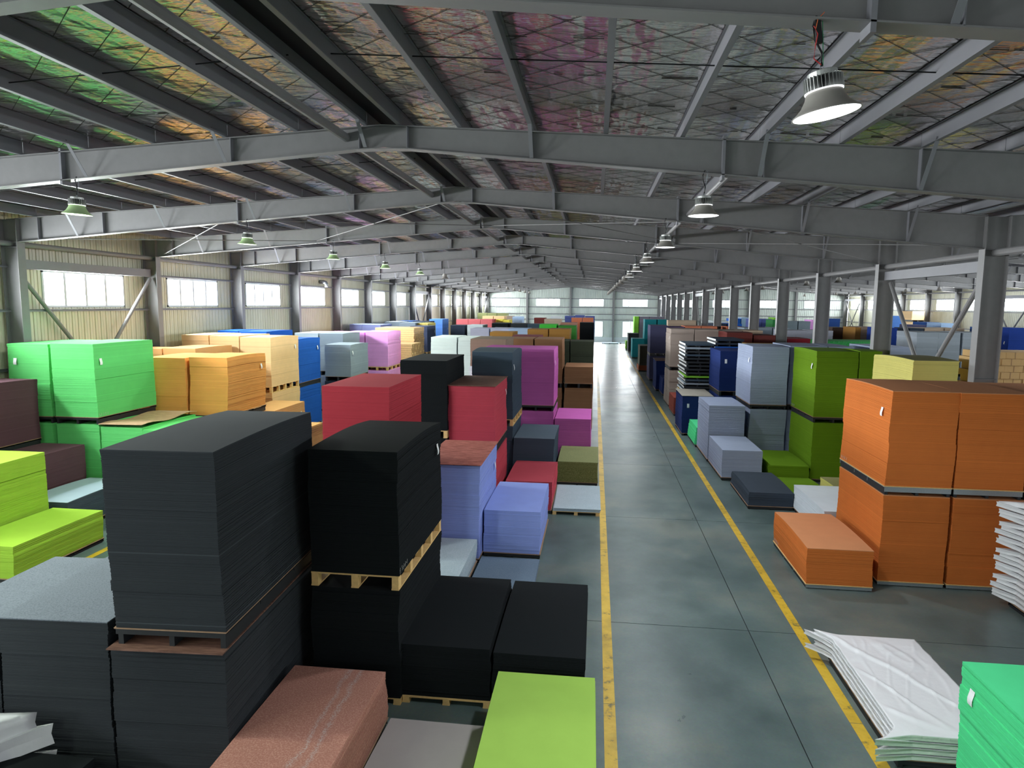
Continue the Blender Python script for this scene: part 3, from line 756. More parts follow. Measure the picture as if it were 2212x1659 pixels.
TABLE = [
(-5.02,6.30,1.20,2.70,1.93,3.85,'charcoal','upper charcoal stack on plywood deck, largest at left foreground',{'rot':0.05,'tag':0,'bands':1,'lean':(-0.06,0),'pb':1.72}),
(-5.08,6.30,1.25,2.70,0.10,1.72,'charcoal','lower charcoal stack under the brown plywood at left foreground',{'pl':'s','rot':0.05}),
(-6.34,6.25,1.22,2.40,0.10,1.97,'charcoalg','charcoal stack with grey speckled top left of the tall charcoal pair',{'lean':(0,0),'rot':0.05}),
(-7.58,6.20,1.19,2.40,0.10,1.69,'charcoalg','slightly lower grey topped charcoal stack cut by left edge',{'rot':0.05,'lean':(0,0)}),
(-6.00,3.55,0.96,2.42,0.10,0.67,'black','low black stack at the bottom left corner'),
(-3.67,8.30,1.20,2.45,1.80,3.47,'black','upper black stack on pale wooden pallet, left of centre',{'pl':'w','tag':'fr','sag':0.05,'lean':(0,0),'pb':1.6}),
(-3.67,8.30,1.20,2.45,0.10,1.60,'black','lower black stack beneath the pale wooden pallet left of centre',{'pl':'w'}),
(-2.47,8.38,1.20,2.40,0.10,0.84,'black','low black stack on wooden pallet beside the tall black pair',{'pl':'w','tag':'fr'}),
(-1.23,8.39,1.20,2.40,0.10,0.82,'black','low black stack nearest the left yellow floor line',{'pl':'w'}),
(-3.71,5.47,1.20,2.40,0.10,0.72,'salmon','terracotta speckled stack at bottom foreground'),
(-2.46,5.40,1.20,2.40,0.10,0.19,'greige','low pale grey stack between terracotta and lime stacks'),
(-1.09,5.56,1.20,2.40,0.10,0.80,'lime','bright lime stack at bottom centre foreground',{'tag':'r'}),
(-3.50,13.40,1.22,2.40,0.10,2.07,'peri','tall periwinkle stack topped with reddish plywood',{'cov':'red','tag':'fr'}),
(-2.24,13.83,1.20,2.40,0.10,1.03,'peri','short periwinkle stack right of the plywood topped one'),
(-3.50,10.90,1.20,2.40,0.10,0.55,'mist','pale speckled stack in front of the tall periwinkle stack'),
(-2.22,11.00,1.20,2.40,0.10,0.18,'slatelt','very low blue grey stack in front of short periwinkle stack'),
(-4.98,11.90,1.27,2.35,1.75,3.83,'crimsonb','wide crimson stack behind the tall black stack',{'pb':1.55}),
(-4.98,11.90,1.27,2.35,0.10,1.55,'crimsonb','lower crimson stack hidden behind the black foreground stacks',{'pl':'s'}),
(-4.90,16.80,1.20,2.40,2.12,3.91,'black','tall upper black stack right of the wide crimson one',{'pl':'w','pb':1.92}),
(-4.90,16.80,1.20,2.40,0.10,1.92,'black','lower tall black stack right of the wide crimson one',{'pl':'w'}),
(-3.68,16.93,1.20,2.40,1.74,3.27,'crimson','upper crimson stack with brown top right of the black one',{'tag':'fr','cov':'brown','pb':1.5}),
(-3.68,16.93,1.20,2.40,0.10,1.50,'crimson','lower crimson stack with brown top right of the black one',{'pl':'s'}),
(-2.21,16.99,1.20,2.40,0.10,0.84,'crimson','low crimson stack behind the short periwinkle stack'),
(-0.98,16.95,1.20,2.40,0.10,0.19,'mist','low pale grey speckled stack beside the yellow line',{'pl':'w'}),
(-1.02,19.89,1.20,2.40,0.10,0.72,'olivesp','short olive speckled stack beside the yellow line'),
(-3.53,19.67,1.20,2.40,1.97,3.99,'slate','upper slate stack with pale stripes, leaning, beside magenta stacks',{'lean':(-0.05,0),'tag':'r','pl':'w','sag':0.08,'pb':1.77}),
(-3.53,19.67,1.20,2.40,0.10,1.77,'slate','lower slate stack with pale stripes, leaning, beside magenta stacks',{'pl':'w'}),
(-2.32,19.55,1.20,2.40,0.10,1.45,'slate','short slate stack in front of the magenta stacks'),
(-2.52,22.60,1.20,2.40,1.98,3.87,'magenta','upper magenta stack right of the striped slate stack',{'tag':'r','pb':1.78}),
(-2.52,22.60,1.20,2.40,0.10,1.78,'magenta','lower magenta stack right of the striped slate stack',{'pl':'s'}),
(-3.77,22.60,1.20,2.40,1.98,3.87,'magenta','upper magenta stack half hidden behind the slate stack',{'pb':1.78}),
(-3.77,22.60,1.20,2.40,0.10,1.78,'magenta','lower magenta stack half hidden behind the slate stack',{'pl':'s'}),
(-1.25,22.40,1.20,2.40,0.10,1.58,'magenta','short magenta stack at the end of its row by the aisle'),
(-4.63,25.10,1.30,2.40,0.10,3.03,'white','white sheets stack carrying a taupe one'),
(-4.63,25.10,1.34,2.40,3.03,4.05,'taupe','taupe stack lying on white sheets behind the tall black one',{'tier':1}),
(-2.55,29.10,1.19,2.40,2.00,3.88,'brown','upper brown stack with peach top behind the magenta ones',{'pb':1.8}),
(-2.55,29.10,1.19,2.40,0.10,1.80,'brown','lower brown stack with peach top behind the magenta ones',{'pl':'s'}),
(-3.80,29.10,1.19,2.40,2.00,3.88,'brown','upper brown stack left of its peach topped twin',{'pb':1.8}),
(-3.80,29.10,1.19,2.40,0.10,1.80,'brown','lower brown stack left of its peach topped twin',{'pl':'s'}),
(-1.24,28.94,1.20,2.40,2.02,2.74,'brown','short upper brown stack by the aisle',{'pb':1.82}),
(-1.24,28.94,1.20,2.40,0.10,1.82,'brown','lower brown stack carrying the short one by the aisle',{'pl':'s'}),
(-1.26,35.97,1.20,2.40,2.00,3.45,'dolive','dark olive stack by the aisle behind the brown stacks',{'pb':1.8}),
(-1.26,35.97,1.20,2.40,0.10,1.80,'dolive','lower dark olive stack by the aisle behind the brown stacks',{'pl':'s'}),
(-2.52,35.97,1.20,2.40,2.00,3.45,'dolive','dark olive stack mostly hidden left of its aisle side twin',{'pb':1.8}),
(-2.52,35.97,1.20,2.40,0.10,1.80,'dolive','lower dark olive stack mostly hidden left of its aisle side twin',{'pl':'s'}),
(-3.90,31.90,1.30,2.40,2.00,3.87,'wine','dark red speckled stack between brown and ochre stacks',{'pb':1.8}),
(-3.90,31.90,1.30,2.40,0.10,1.80,'wine','lower dark red speckled stack between brown and ochre stacks',{'pl':'s'}),
(-5.45,35.20,1.20,2.40,2.00,3.90,'ochre','ochre stack left of the dark red speckled one',{'pb':1.8}),
(-5.45,35.20,1.20,2.40,0.10,1.80,'ochre','lower ochre stack left of the dark red speckled one',{'pl':'s'}),
(-2.62,39.50,1.20,2.40,2.00,3.95,'ochre','ochre stack nearest the aisle in the ochre row',{'pb':1.8}),
(-2.62,39.50,1.20,2.40,0.10,1.80,'ochre','lower ochre stack nearest the aisle in the ochre row',{'pl':'s'}),
(-3.90,39.50,1.20,2.40,2.00,3.92,'ochre','second ochre stack from the aisle in the ochre row',{'pb':1.8}),
(-3.90,39.50,1.20,2.40,0.10,1.80,'ochre','lower second ochre stack from the aisle in the ochre row',{'pl':'s'}),
(-3.85,47.30,1.20,2.40,0.10,3.98,'green','bright green stack in the middle distance left of aisle'),
(-2.50,46.90,1.20,2.40,0.10,3.93,'greend','darker green stack beside the bright green one left of aisle'),
(-2.62,52.30,1.25,2.40,0.10,3.98,'rose','rosy brown stack behind the darker green one left of aisle'),
(-1.28,58.60,1.20,2.40,0.10,3.85,'black','far black stack by the aisle behind dark olive ones'),
(-4.45,60.00,1.45,2.40,0.10,4.08,'sand','tan pink stack far back left of the far black one'),
(-2.68,77.50,1.20,2.40,0.10,3.89,'coral2','far coral orange stack, left one of two by the aisle'),
(-1.40,77.50,1.20,2.40,0.10,3.90,'coral2','far coral orange stack nearest the aisle'),
(-6.70,75.00,1.20,2.40,0.10,3.90,'maroon','far maroon stack left of the tan pink one'),
(-3.80,87.00,1.20,2.40,0.10,3.95,'indigo','far indigo stack near the end wall, leftmost of three'),
(-2.54,87.00,1.20,2.40,0.10,4.05,'indigo','far indigo stack near the end wall, middle of three'),
(-1.28,87.00,1.20,2.40,0.10,3.95,'indigo','far indigo stack near the end wall, nearest the aisle'),
(-5.40,83.00,1.20,2.40,0.10,3.95,'white','far white stack left of the indigo ones near end wall'),
(-7.95,52.20,1.25,2.40,0.10,3.88,'black','far black topped stack left of the rosy brown one'),
(-6.45,52.20,1.25,2.40,0.10,3.88,'charcoal','far charcoal stack right of the black topped one'),
(-5.10,51.50,1.20,2.40,0.10,3.88,'slate','far slate stack left of the bright green one'),
(-7.46,30.50,1.20,2.40,2.00,3.82,'white','white stack left of the taupe one, left of its pair',{'pb':1.8}),
(-7.46,30.50,1.20,2.40,0.10,1.80,'white','lower white stack left of the taupe one, left of its pair',{'pl':'s'}),
(-6.20,30.50,1.20,2.40,2.00,3.82,'white','white stack directly left of the taupe one',{'pb':1.8}),
(-6.20,30.50,1.20,2.40,0.10,1.80,'white','lower white stack directly left of the taupe one',{'pl':'s'}),
(-7.90,42.80,1.20,2.40,0.10,3.80,'lilac','pale lilac grey stack behind the white pair'),
(-6.60,42.80,1.20,2.40,0.10,3.82,'lilac','pale lilac grey stack right of its twin behind white pair'),
(-5.30,42.00,1.20,2.40,0.10,3.85,'sky','pale blue stack behind the left ochre stack'),
(-11.05,51.50,1.10,2.40,0.10,3.71,'ink','dark ink stack right of the cornflower one'),
(-9.75,51.50,1.20,2.40,0.10,3.75,'white','small white stack right of the dark ink one'),
(-14.06,57.00,1.15,2.40,0.10,4.03,'corn','cornflower blue stack before the coral row at left',{'tag':'fr'}),
(-14.90,50.50,1.10,2.40,0.10,4.02,'navy','far navy stack by left wall beyond the slate pair'),
(-13.76,50.50,1.12,2.40,0.10,3.99,'ink','far ink blue stack between navy and cornflower stacks'),
(-13.05,63.30,1.12,2.40,0.10,3.90,'coral','coral red stack, leftmost in the far coral row'),
(-11.88,63.30,1.12,2.40,0.10,3.90,'coral','coral red stack, middle of the far coral row'),
(-10.70,63.30,1.12,2.40,0.10,3.92,'coral','coral red stack beside the yellow ones'),
(-9.50,65.00,0.66,2.40,0.10,3.90,'yellow','bright yellow stack beside the coral row'),
(-8.80,65.00,0.60,2.40,0.10,3.85,'yellow','narrow yellow stack right of the bright yellow one'),
(-12.60,76.00,1.20,2.40,0.10,4.00,'peach','far peach stack behind the coral row, left one'),
(-11.35,76.00,1.20,2.40,0.10,4.00,'peach','far peach stack behind the coral row, right one'),
(-10.90,82.30,0.90,2.40,0.10,3.93,'taupe','far taupe stack near the left of the end wall'),
(-9.70,80.00,1.15,2.40,0.10,3.90,'sky','far pale blue stack near the end wall'),
(-14.90,86.00,1.20,2.40,0.10,4.20,'olive','far olive stack near end wall, leftmost of three'),
(-13.65,86.00,1.20,2.40,0.10,4.20,'olive','far olive stack near end wall, middle of three'),
(-12.40,86.00,1.20,2.40,0.10,4.20,'olive','far olive stack near end wall, rightmost of three'),
(-15.42,16.20,1.18,2.40,2.28,4.20,'greena','upper green stack by left wall, left of its pair',{'tag':'f','pl':'b','pb':2.1}),
(-15.42,16.20,1.18,2.40,0.10,2.10,'greena','lower green stack by the left wall column',{'pl':'b'}),
(-14.14,16.20,1.22,2.40,2.29,4.22,'greena','upper green stack with two visible sides by left wall',{'tag':'r','pl':'b','pb':2.1}),
(-14.14,16.20,1.22,2.40,0.10,2.10,'greena','lower green stack, middle one under the upper pair',{'pl':'b'}),
(-12.90,16.20,1.18,2.40,0.10,2.05,'greena','green stack covered by a wavy brown board',{'cov':'brownw'}),
(-11.70,16.20,1.20,2.40,0.10,2.00,'greena','green stack right of the board covered one'),
(-15.42,13.65,1.00,2.35,1.75,3.32,'plum','upper plum stack cut by the left edge',{'pb':1.55}),
(-15.42,13.65,1.00,2.35,0.10,1.55,'plum','lower plum stack cut by the left edge',{'pl':'s'}),
(-14.38,13.65,1.18,2.35,0.10,1.62,'plum','low plum stack in front of the green ones'),
(-13.10,13.80,1.20,2.20,0.10,0.75,'greyblue','low slate stack with pale blue top before green ones'),
(-13.25,11.10,1.20,2.35,0.10,2.00,'limeb','taller lime stack cut by the left edge'),
(-12.00,11.10,1.22,2.35,0.10,0.73,'limeb','low lime stack at left beside the taller lime one'),
(-12.07,18.95,1.20,2.40,1.95,3.70,'orangel','upper orange stack right of the green pair',{'tag':'fr','lean':(0.04,0),'pb':1.75}),
(-12.07,18.95,1.20,2.40,0.10,1.75,'orangel','lower orange stack right of the green pair',{'pl':'s'}),
(-13.37,18.95,1.20,2.40,1.95,3.67,'orangel','upper orange stack immediately behind the green pair',{'pb':1.75}),
(-13.37,18.95,1.20,2.40,0.10,1.75,'orangel','lower orange stack immediately behind the green pair',{'pl':'s'}),
(-14.55,21.43,1.17,2.35,2.00,3.77,'peach2','pale orange stack behind the orange pair, right one',{'pb':1.8}),
(-14.55,21.43,1.17,2.35,0.10,1.80,'peach2','lower pale orange stack behind the orange pair, right one',{'pl':'s'}),
(-15.42,21.43,0.83,1.20,2.00,3.75,'peach2','pale orange stack behind the orange pair by left wall',{'pb':1.8}),
(-15.42,21.43,0.83,1.20,0.10,1.80,'peach2','lower pale orange stack behind the orange pair by left wall',{'pl':'s'}),
(-13.13,23.90,1.20,2.40,2.19,4.05,'peach','upper peach stack on wooden pallet, right end of row',{'tag':'fr','pl':'w','pb':1.95}),
(-13.13,23.90,1.20,2.40,0.10,1.95,'peach','lower peach stack on wooden pallet, right end of row',{'pl':'w'}),
(-14.32,23.90,1.16,2.40,2.19,4.08,'peach','upper peach stack, middle of the peach row',{'pl':'w','pb':1.95}),
(-14.32,23.90,1.16,2.40,0.10,1.95,'peach','lower peach stack, middle of the peach row',{'pl':'w'}),
(-15.42,23.90,1.07,2.40,2.19,4.10,'peach','upper peach stack against the left wall',{'pl':'w','pb':1.95}),
(-15.42,23.90,1.07,2.40,0.10,1.95,'peach','lower peach stack against the left wall',{'pl':'w'}),
(-11.85,21.45,1.20,2.40,0.10,1.71,'peach2','low peach stack with tag in front of peach row',{'tag':'fr'}),
(-10.57,20.10,1.20,2.40,0.10,1.20,'peach2','low peach stack seen between charcoal and crimson stacks'),
(-13.27,26.40,1.21,2.40,2.03,3.85,'royal','upper royal blue stack right of the peach row',{'tag':'fr','pb':1.83}),
(-13.27,26.40,1.21,2.40,0.10,1.83,'royal','lower royal blue stack right of the peach row',{'pl':'s'}),
(-14.50,26.40,1.20,2.40,2.00,4.15,'royal','upper royal blue stack behind peach row',{'pb':1.8}),
(-14.50,26.40,1.20,2.40,0.10,1.80,'royal','lower royal blue stack behind peach row',{'pl':'s'}),
(-15.42,26.40,0.90,2.10,2.00,4.17,'royal','royal blue stack by left wall behind peach row',{'pb':1.8}),
(-15.42,26.40,0.90,2.10,0.10,1.80,'royal','lower royal blue stack by left wall behind peach row',{'pl':'s'}),
(-12.06,29.31,1.20,2.40,2.04,3.48,'steel','upper grey stack with tag right of the royal blue one',{'tag':'r','pb':1.84}),
(-12.06,29.31,1.20,2.40,0.10,1.84,'ink','lower dark ink stack beneath the tagged grey one',{'pl':'s'}),
(-13.42,32.00,1.20,2.40,2.00,3.85,'steel','grey stack behind the tagged grey one',{'pb':1.8}),
(-13.42,32.00,1.20,2.40,0.10,1.80,'steel','lower grey stack behind the tagged grey one',{'pl':'s'}),
(-14.68,32.00,1.20,2.30,2.00,3.85,'steell','pale grey stack by left wall behind royal blue row',{'pb':1.8}),
(-14.68,32.00,1.20,2.30,0.10,1.80,'steell','lower pale grey stack by left wall behind royal blue row',{'pl':'s'}),
(-11.98,34.60,1.20,2.40,2.01,3.87,'pink','upper pink stack on wooden pallet, right end of row',{'tag':'fr','pl':'w','pb':1.81}),
(-11.98,34.60,1.20,2.40,0.10,1.81,'pink','lower pink stack on wooden pallet, right end of row',{'pl':'w'}),
(-13.23,34.60,1.20,2.40,2.00,3.81,'pink','upper pink stack second from right in its row',{'pb':1.8}),
(-13.23,34.60,1.20,2.40,0.10,1.80,'pink','lower pink stack second from right in its row',{'pl':'s'}),
(-14.48,35.00,1.20,2.40,2.00,3.77,'pink','upper pink stack third from right in its row',{'pb':1.8}),
(-14.48,35.00,1.20,2.40,0.10,1.80,'pink','lower pink stack third from right in its row',{'pl':'s'}),
(-15.42,35.10,0.90,2.40,2.00,3.75,'pink','pink stack against the left wall at row end',{'pb':1.8}),
(-15.42,35.10,0.90,2.40,0.10,1.80,'pink','lower pink stack against the left wall at row end',{'pl':'s'}),
(-8.30,24.30,1.60,2.40,0.10,2.50,'tan','flat topped tan stack behind the wide crimson one'),
(-15.42,41.60,0.80,2.40,0.10,4.00,'lavender','lavender blue stack beside the left wall'),
(-14.60,41.60,1.20,2.40,0.10,3.98,'lavender','lavender blue stack right of its wall side twin'),
(-14.95,47.40,1.15,2.30,0.10,4.03,'steel','grey stack behind the lavender pair'),
(-13.75,47.00,1.15,2.40,0.10,3.99,'steel','grey stack right of its twin behind the timber bundles'),
(-12.45,45.00,1.20,2.40,2.08,3.82,'indigog','grey indigo stack right of the timber bundles',{'pl':'w','tag':'fr','pb':1.88}),
(-12.45,45.00,1.20,2.40,0.10,1.88,'indigog','lower grey indigo stack right of the timber bundles',{'pl':'w'}),
(-12.57,47.50,0.75,2.40,2.00,3.95,'yellow2','mustard yellow stack behind the grey indigo one',{'pb':1.8}),
(-12.57,47.50,0.75,2.40,0.10,1.80,'yellow2','lower mustard yellow stack behind the grey indigo one',{'pl':'s'}),
(5.56,13.42,1.19,2.40,1.98,3.81,'orange','upper orange stack at the left end of its row',{'tag':'l','pl':'g','lean':(0.02,0),'pb':1.8}),
(5.56,13.42,1.19,2.40,0.10,1.80,'orange','lower orange stack at the left end of the tall row',{'pl':'g'}),
(6.80,13.42,1.20,2.40,1.98,3.81,'orange','upper orange stack, middle of the right foreground row',{'pl':'g','pb':1.8}),
(6.80,13.42,1.20,2.40,0.10,1.80,'orange','lower orange stack, middle of the right foreground row',{'pl':'g'}),
(8.04,13.42,1.20,2.40,1.98,3.79,'orange','upper orange stack, third in the right foreground row',{'pl':'g','pb':1.8}),
(8.04,13.42,1.20,2.40,0.10,1.80,'orange','lower orange stack, third in the right foreground row',{'pl':'g'}),
(4.12,13.06,1.20,2.40,0.10,0.81,'orange','short orange stack beside the right yellow line',{'pl':'g'}),
(4.15,18.20,1.14,2.40,0.10,0.47,'inkc','low charcoal blue stack beside the right yellow line'),
(5.32,15.90,1.20,2.40,0.10,0.71,'white2','low white stack behind the orange row',{'lean':(0,0)}),
(5.48,18.95,1.05,2.10,0.10,0.25,'olivegr','very low green stack behind the low white one'),
(6.62,17.90,1.20,2.40,0.10,0.47,'paleyel','low pale yellow stack left of the green pair'),
(3.98,21.19,1.20,2.40,0.10,0.95,'lilacg','short lilac grey stack beside the low charcoal one'),
(5.42,21.30,1.20,2.40,0.10,0.52,'olivegr','short green stack in front of the slate pair'),
(3.95,23.72,1.20,2.40,0.10,1.97,'lilacg','waist high lilac grey stack behind the shorter one'),
(5.35,23.95,1.20,2.40,2.01,4.00,'lilacg','upper blue grey stack with pale left side',{'tag':'l','pl':'b','pb':1.85}),
(5.35,23.95,1.20,2.40,0.10,1.85,'lilacg','lower blue grey stack right of the lilac grey one',{'pl':'b'}),
(6.66,24.20,1.20,2.40,2.01,4.02,'lilacg','upper blue grey stack behind the green pair',{'pb':1.81}),
(6.66,24.20,1.20,2.40,0.10,1.81,'lilacg','lower blue grey stack behind the green pair',{'pl':'s'}),
(7.90,24.20,0.82,2.40,2.01,4.02,'lilacg','upper blue grey stack next to the column',{'pb':1.81}),
(7.90,24.20,0.82,2.40,0.10,1.81,'lilacg','lower blue grey stack next to the column',{'pl':'s'}),
(9.42,24.30,1.20,2.40,2.01,4.02,'lilacg','blue grey stack just beyond the column row',{'pb':1.81}),
(9.42,24.30,1.20,2.40,0.10,1.81,'lilacg','lower blue grey stack just beyond the column row',{'pl':'s'}),
(6.67,21.42,1.20,2.40,2.03,4.04,'olivegr','upper olive green stack with tag',{'tag':'l','pl':'b','pb':1.85}),
(6.67,21.42,1.20,2.40,0.10,1.85,'olivegr','lower olive green stack with tag',{'pl':'b'}),
(7.90,21.42,0.62,1.60,2.03,4.06,'olivegr','upper olive green stack right of the tagged one',{'pb':1.83}),
(7.90,21.42,0.62,1.60,0.10,1.83,'olivegr','lower olive green stack right of the tagged one',{'pl':'s'}),
(7.85,17.90,1.06,2.40,2.05,4.08,'paleyel','upper pale yellow stack between two columns',{'pb':1.85}),
(7.85,17.90,1.06,2.40,0.10,1.85,'paleyel','lower pale yellow stack between two columns',{'pl':'s'}),
(3.90,26.15,1.20,2.05,0.10,0.75,'mint','low mint green stack beside the navy one'),
(3.68,28.45,1.22,2.40,0.10,1.65,'navyb','navy stack covered with a grey board',{'cov':'grey','tag':'f'}),
(5.07,28.30,1.20,2.40,1.92,3.55,'navyb','upper navy stack behind the board covered one',{'tag':'f','pb':1.72}),
(5.07,28.30,1.20,2.40,0.10,1.72,'navyb','lower navy stack behind the board covered one',{'pl':'s'}),
(6.40,28.30,1.20,2.40,2.00,3.80,'gold','golden yellow stack right of the upper navy one',{'pb':1.8}),
(6.40,28.30,1.20,2.40,0.10,1.80,'gold','lower golden yellow stack right of the navy one',{'pl':'s'}),
(7.65,28.30,1.05,2.40,2.00,3.77,'lilacg','grey stack right of the golden yellow one',{'pb':1.8}),
(7.65,28.30,1.05,2.40,0.10,1.80,'lilacg','lower grey stack right of the golden yellow one',{'pl':'s'}),
(3.92,33.55,1.20,2.20,0.10,0.90,'brick','low brick red stack by the right side of the aisle'),
(3.98,36.70,1.20,2.40,2.15,4.13,'taupeg','upper taupe stack by the aisle, left end of row',{'tag':'l','pb':1.95}),
(3.98,36.70,1.20,2.40,0.10,1.95,'taupeg','lower taupe stack by the aisle, left end of row',{'pl':'s'}),
(5.22,36.70,1.20,2.40,2.00,4.12,'taupeg','upper taupe stack second from aisle',{'pb':1.8}),
(5.22,36.70,1.20,2.40,0.10,1.80,'taupeg','lower taupe stack second from aisle',{'pl':'s'}),
(6.46,36.90,1.20,2.40,2.00,4.10,'taupeg','upper taupe stack third from aisle',{'pb':1.8}),
(6.46,36.90,1.20,2.40,0.10,1.80,'taupeg','lower taupe stack third from aisle',{'pl':'s'}),
(7.70,36.90,1.00,2.40,2.00,4.10,'sand','sand coloured stack at the end of the taupe row',{'pb':1.8}),
(7.70,36.90,1.00,2.40,0.10,1.80,'sand','lower sand coloured stack at the end of the taupe row',{'pl':'s'}),
(6.42,34.20,1.20,2.40,2.00,4.09,'maroon','upper maroon stack with tag',{'tag':'l','pb':1.8}),
(6.42,34.20,1.20,2.40,0.10,1.80,'maroon','lower maroon stack with tag',{'pl':'s'}),
(7.68,34.30,1.02,2.40,2.00,3.97,'maroon','upper maroon stack right of the tagged one',{'pb':1.8}),
(7.68,34.30,1.02,2.40,0.10,1.80,'maroon','lower maroon stack right of the tagged one',{'pl':'s'}),
(4.10,41.10,1.20,2.20,0.10,1.05,'navyb','low navy stack by the right side of the aisle'),
(3.90,43.40,1.20,2.40,0.10,1.90,'navyb','navy stack with brown board on top by the aisle',{'cov':'brown'}),
(3.95,49.50,1.20,2.40,1.95,3.95,'inkv','upper dark violet stack by the aisle',{'pb':1.75}),
(3.95,49.50,1.20,2.40,0.10,1.75,'inkv','lower dark violet stack by the aisle',{'pl':'s'}),
(5.20,50.30,1.20,2.40,0.10,3.85,'purple','purple stack right of the dark violet one'),
(6.44,50.30,1.10,2.40,0.10,3.90,'coral2','coral orange stack right of the purple one'),
(7.62,50.30,1.10,2.40,0.10,3.90,'coral2','coral orange stack next to the column row'),
(9.42,50.45,1.20,2.40,0.10,3.90,'coral2','coral orange stack beyond the column row'),
(3.60,56.00,1.40,2.40,0.10,0.50,'brick2','low rust brown stack under a grey green one'),
(3.66,56.00,1.15,2.40,0.51,2.10,'moss','grey green stack on the low rust brown one',{'tier':1}),
(6.33,61.00,2.40,1.20,0.10,4.10,'sand','wide tan stack in the far right row'),
(5.20,73.00,1.20,2.40,0.10,3.90,'teal','far upper teal stack, left of two'),
(6.50,73.00,1.20,2.40,0.10,3.90,'teal','far upper teal stack, right of two'),
(3.80,70.00,1.20,2.40,0.10,2.00,'teal','lower single teal stack by the aisle'),
(3.90,80.40,1.20,2.40,0.10,2.10,'charcoal','far charcoal stack by the right side of aisle'),
(3.78,84.00,1.20,2.40,0.10,1.05,'greenl','far low lime green stack by the aisle'),
(4.95,88.00,0.55,2.40,0.10,3.95,'greenl','far narrow lime green stack'),
(5.60,88.00,1.20,2.40,0.10,3.95,'violet','far grey violet stack near end wall, leftmost of three'),
(6.85,88.00,1.20,2.40,0.10,3.95,'violet','far grey violet stack near end wall, middle of three'),
(8.08,88.00,0.62,2.40,0.10,3.95,'violet','far grey violet stack near end wall, by the columns'),
(1.00,95.30,2.20,1.20,0.10,0.17,'sky','very low pale blue stack at the far end of the aisle'),
(3.50,95.30,2.20,1.20,0.10,0.20,'slate','very low grey stack at far end right of aisle'),
(4.08,5.12,1.22,2.40,0.10,1.55,'mint','large mint green stack at the bottom right corner',{'tag':'lf'}),
(10.00,31.00,2.40,2.30,2.00,3.90,'greenk','wide green speckled stack beyond the column row',{'pb':1.8}),
(10.00,31.00,2.40,2.30,0.10,1.80,'greenk','lower wide green speckled stack beyond the column row',{'pl':'s'}),
(9.42,34.90,1.10,2.40,2.00,3.80,'red','red stack beside the wide green speckled one',{'pb':1.8}),
(9.42,34.90,1.10,2.40,0.10,1.80,'red','lower red stack beside the wide green speckled one',{'pl':'s'}),
(11.71,44.30,0.76,2.40,0.10,3.88,'lilacw','pale lilac stack beyond the columns, leftmost of three'),
(12.49,44.30,0.97,2.40,0.10,3.89,'lilacw','pale lilac stack beyond the columns, middle of three'),
(13.48,44.30,1.16,2.40,0.10,3.90,'lilacw','pale lilac stack beyond the columns, rightmost of three'),
(10.08,48.00,0.68,2.40,0.10,3.91,'steel','grey stack in second hall behind pale lilac ones, left'),
(10.84,48.00,1.07,2.40,0.10,3.92,'steel','grey stack in second hall behind pale lilac ones, middle'),
(11.99,48.00,1.06,2.40,0.10,3.93,'steel','grey stack in second hall behind pale lilac ones, right'),
(9.01,54.00,1.02,2.40,0.10,4.02,'ink','dark ink stack just beyond the column row'),
(10.12,54.00,1.05,2.40,0.10,4.03,'royal','blue stack right of the dark ink one beyond columns'),
(10.05,60.30,1.41,2.40,0.10,4.10,'white','white topped dark stack beyond the column row'),
(15.03,79.00,1.14,2.40,0.10,3.99,'royal','distant royal blue stack in the second hall'),
(16.28,79.00,1.08,2.40,0.10,4.11,'sky','distant pale blue stack in the second hall'),
(14.92,68.00,0.97,2.40,0.10,4.16,'indigo','distant indigo stack in the second hall, left one'),
(15.91,68.00,0.92,2.40,0.10,4.17,'indigo','distant indigo stack in the second hall, right one'),
(15.20,61.00,0.97,2.40,0.10,4.22,'greenk','distant dark green stack in the second hall',{'tag':'f'}),
(18.52,74.00,1.28,2.40,0.10,4.22,'greenl','distant yellow green stack in the second hall'),
(16.81,63.00,1.00,2.40,0.10,4.08,'steel','distant grey stack in second hall, left one'),
(17.91,63.00,1.00,2.40,0.10,4.09,'steel','distant grey stack in second hall, right one',{'tag':'f'}),
(19.91,66.00,1.21,2.40,0.10,4.17,'pink','distant pink stack in the second hall'),
(23.14,72.00,1.27,2.40,0.10,4.22,'navy','distant navy stack in the second hall'),
(17.31,52.45,0.98,2.40,0.10,3.89,'umber','dark brown stack in second hall between two columns'),
(18.04,50.00,0.35,2.40,0.10,3.98,'ochre','ochre stack in second hall beside the taupe one'),
(18.40,50.00,1.05,2.40,0.10,4.02,'taupe','taupe stack in second hall beside the ochre one'),
(18.17,46.00,0.93,2.40,0.10,4.08,'royald','deep blue stack in second hall beside diagonal brace'),
(25.95,65.00,1.35,2.40,2.15,4.64,'corn','high cornflower stack in the second hall',{'pb':1.95}),
(25.95,65.00,1.35,2.40,0.10,1.95,'corn','lower high cornflower stack in the second hall',{'pl':'s'}),
(32.48,75.00,1.19,2.40,4.12,5.03,'peach','highest peach stack in second hall near right wall',{'pb':3.94}),
(32.56,75.00,1.19,2.40,0.10,3.94,'peach','peach stack carrying the highest one near right wall'),
(27.83,66.00,0.85,2.40,0.10,4.02,'peach','peach stack right of the high cornflower one'),
(27.13,60.00,1.02,2.40,0.10,4.20,'navy','navy stack in the second hall near right wall'),
(24.37,56.00,0.92,2.40,0.10,4.05,'inkv','dark violet stack in second hall'),
(27.10,57.50,0.90,2.40,0.10,4.19,'sky','pale blue stack in second hall near right wall'),
(20.30,47.00,0.85,2.40,0.10,4.05,'inkc','slate stack behind the pale grey pair in second hall'),
(21.20,47.00,1.16,2.40,0.10,4.06,'sand','sand stack behind the pale grey pair, left one'),
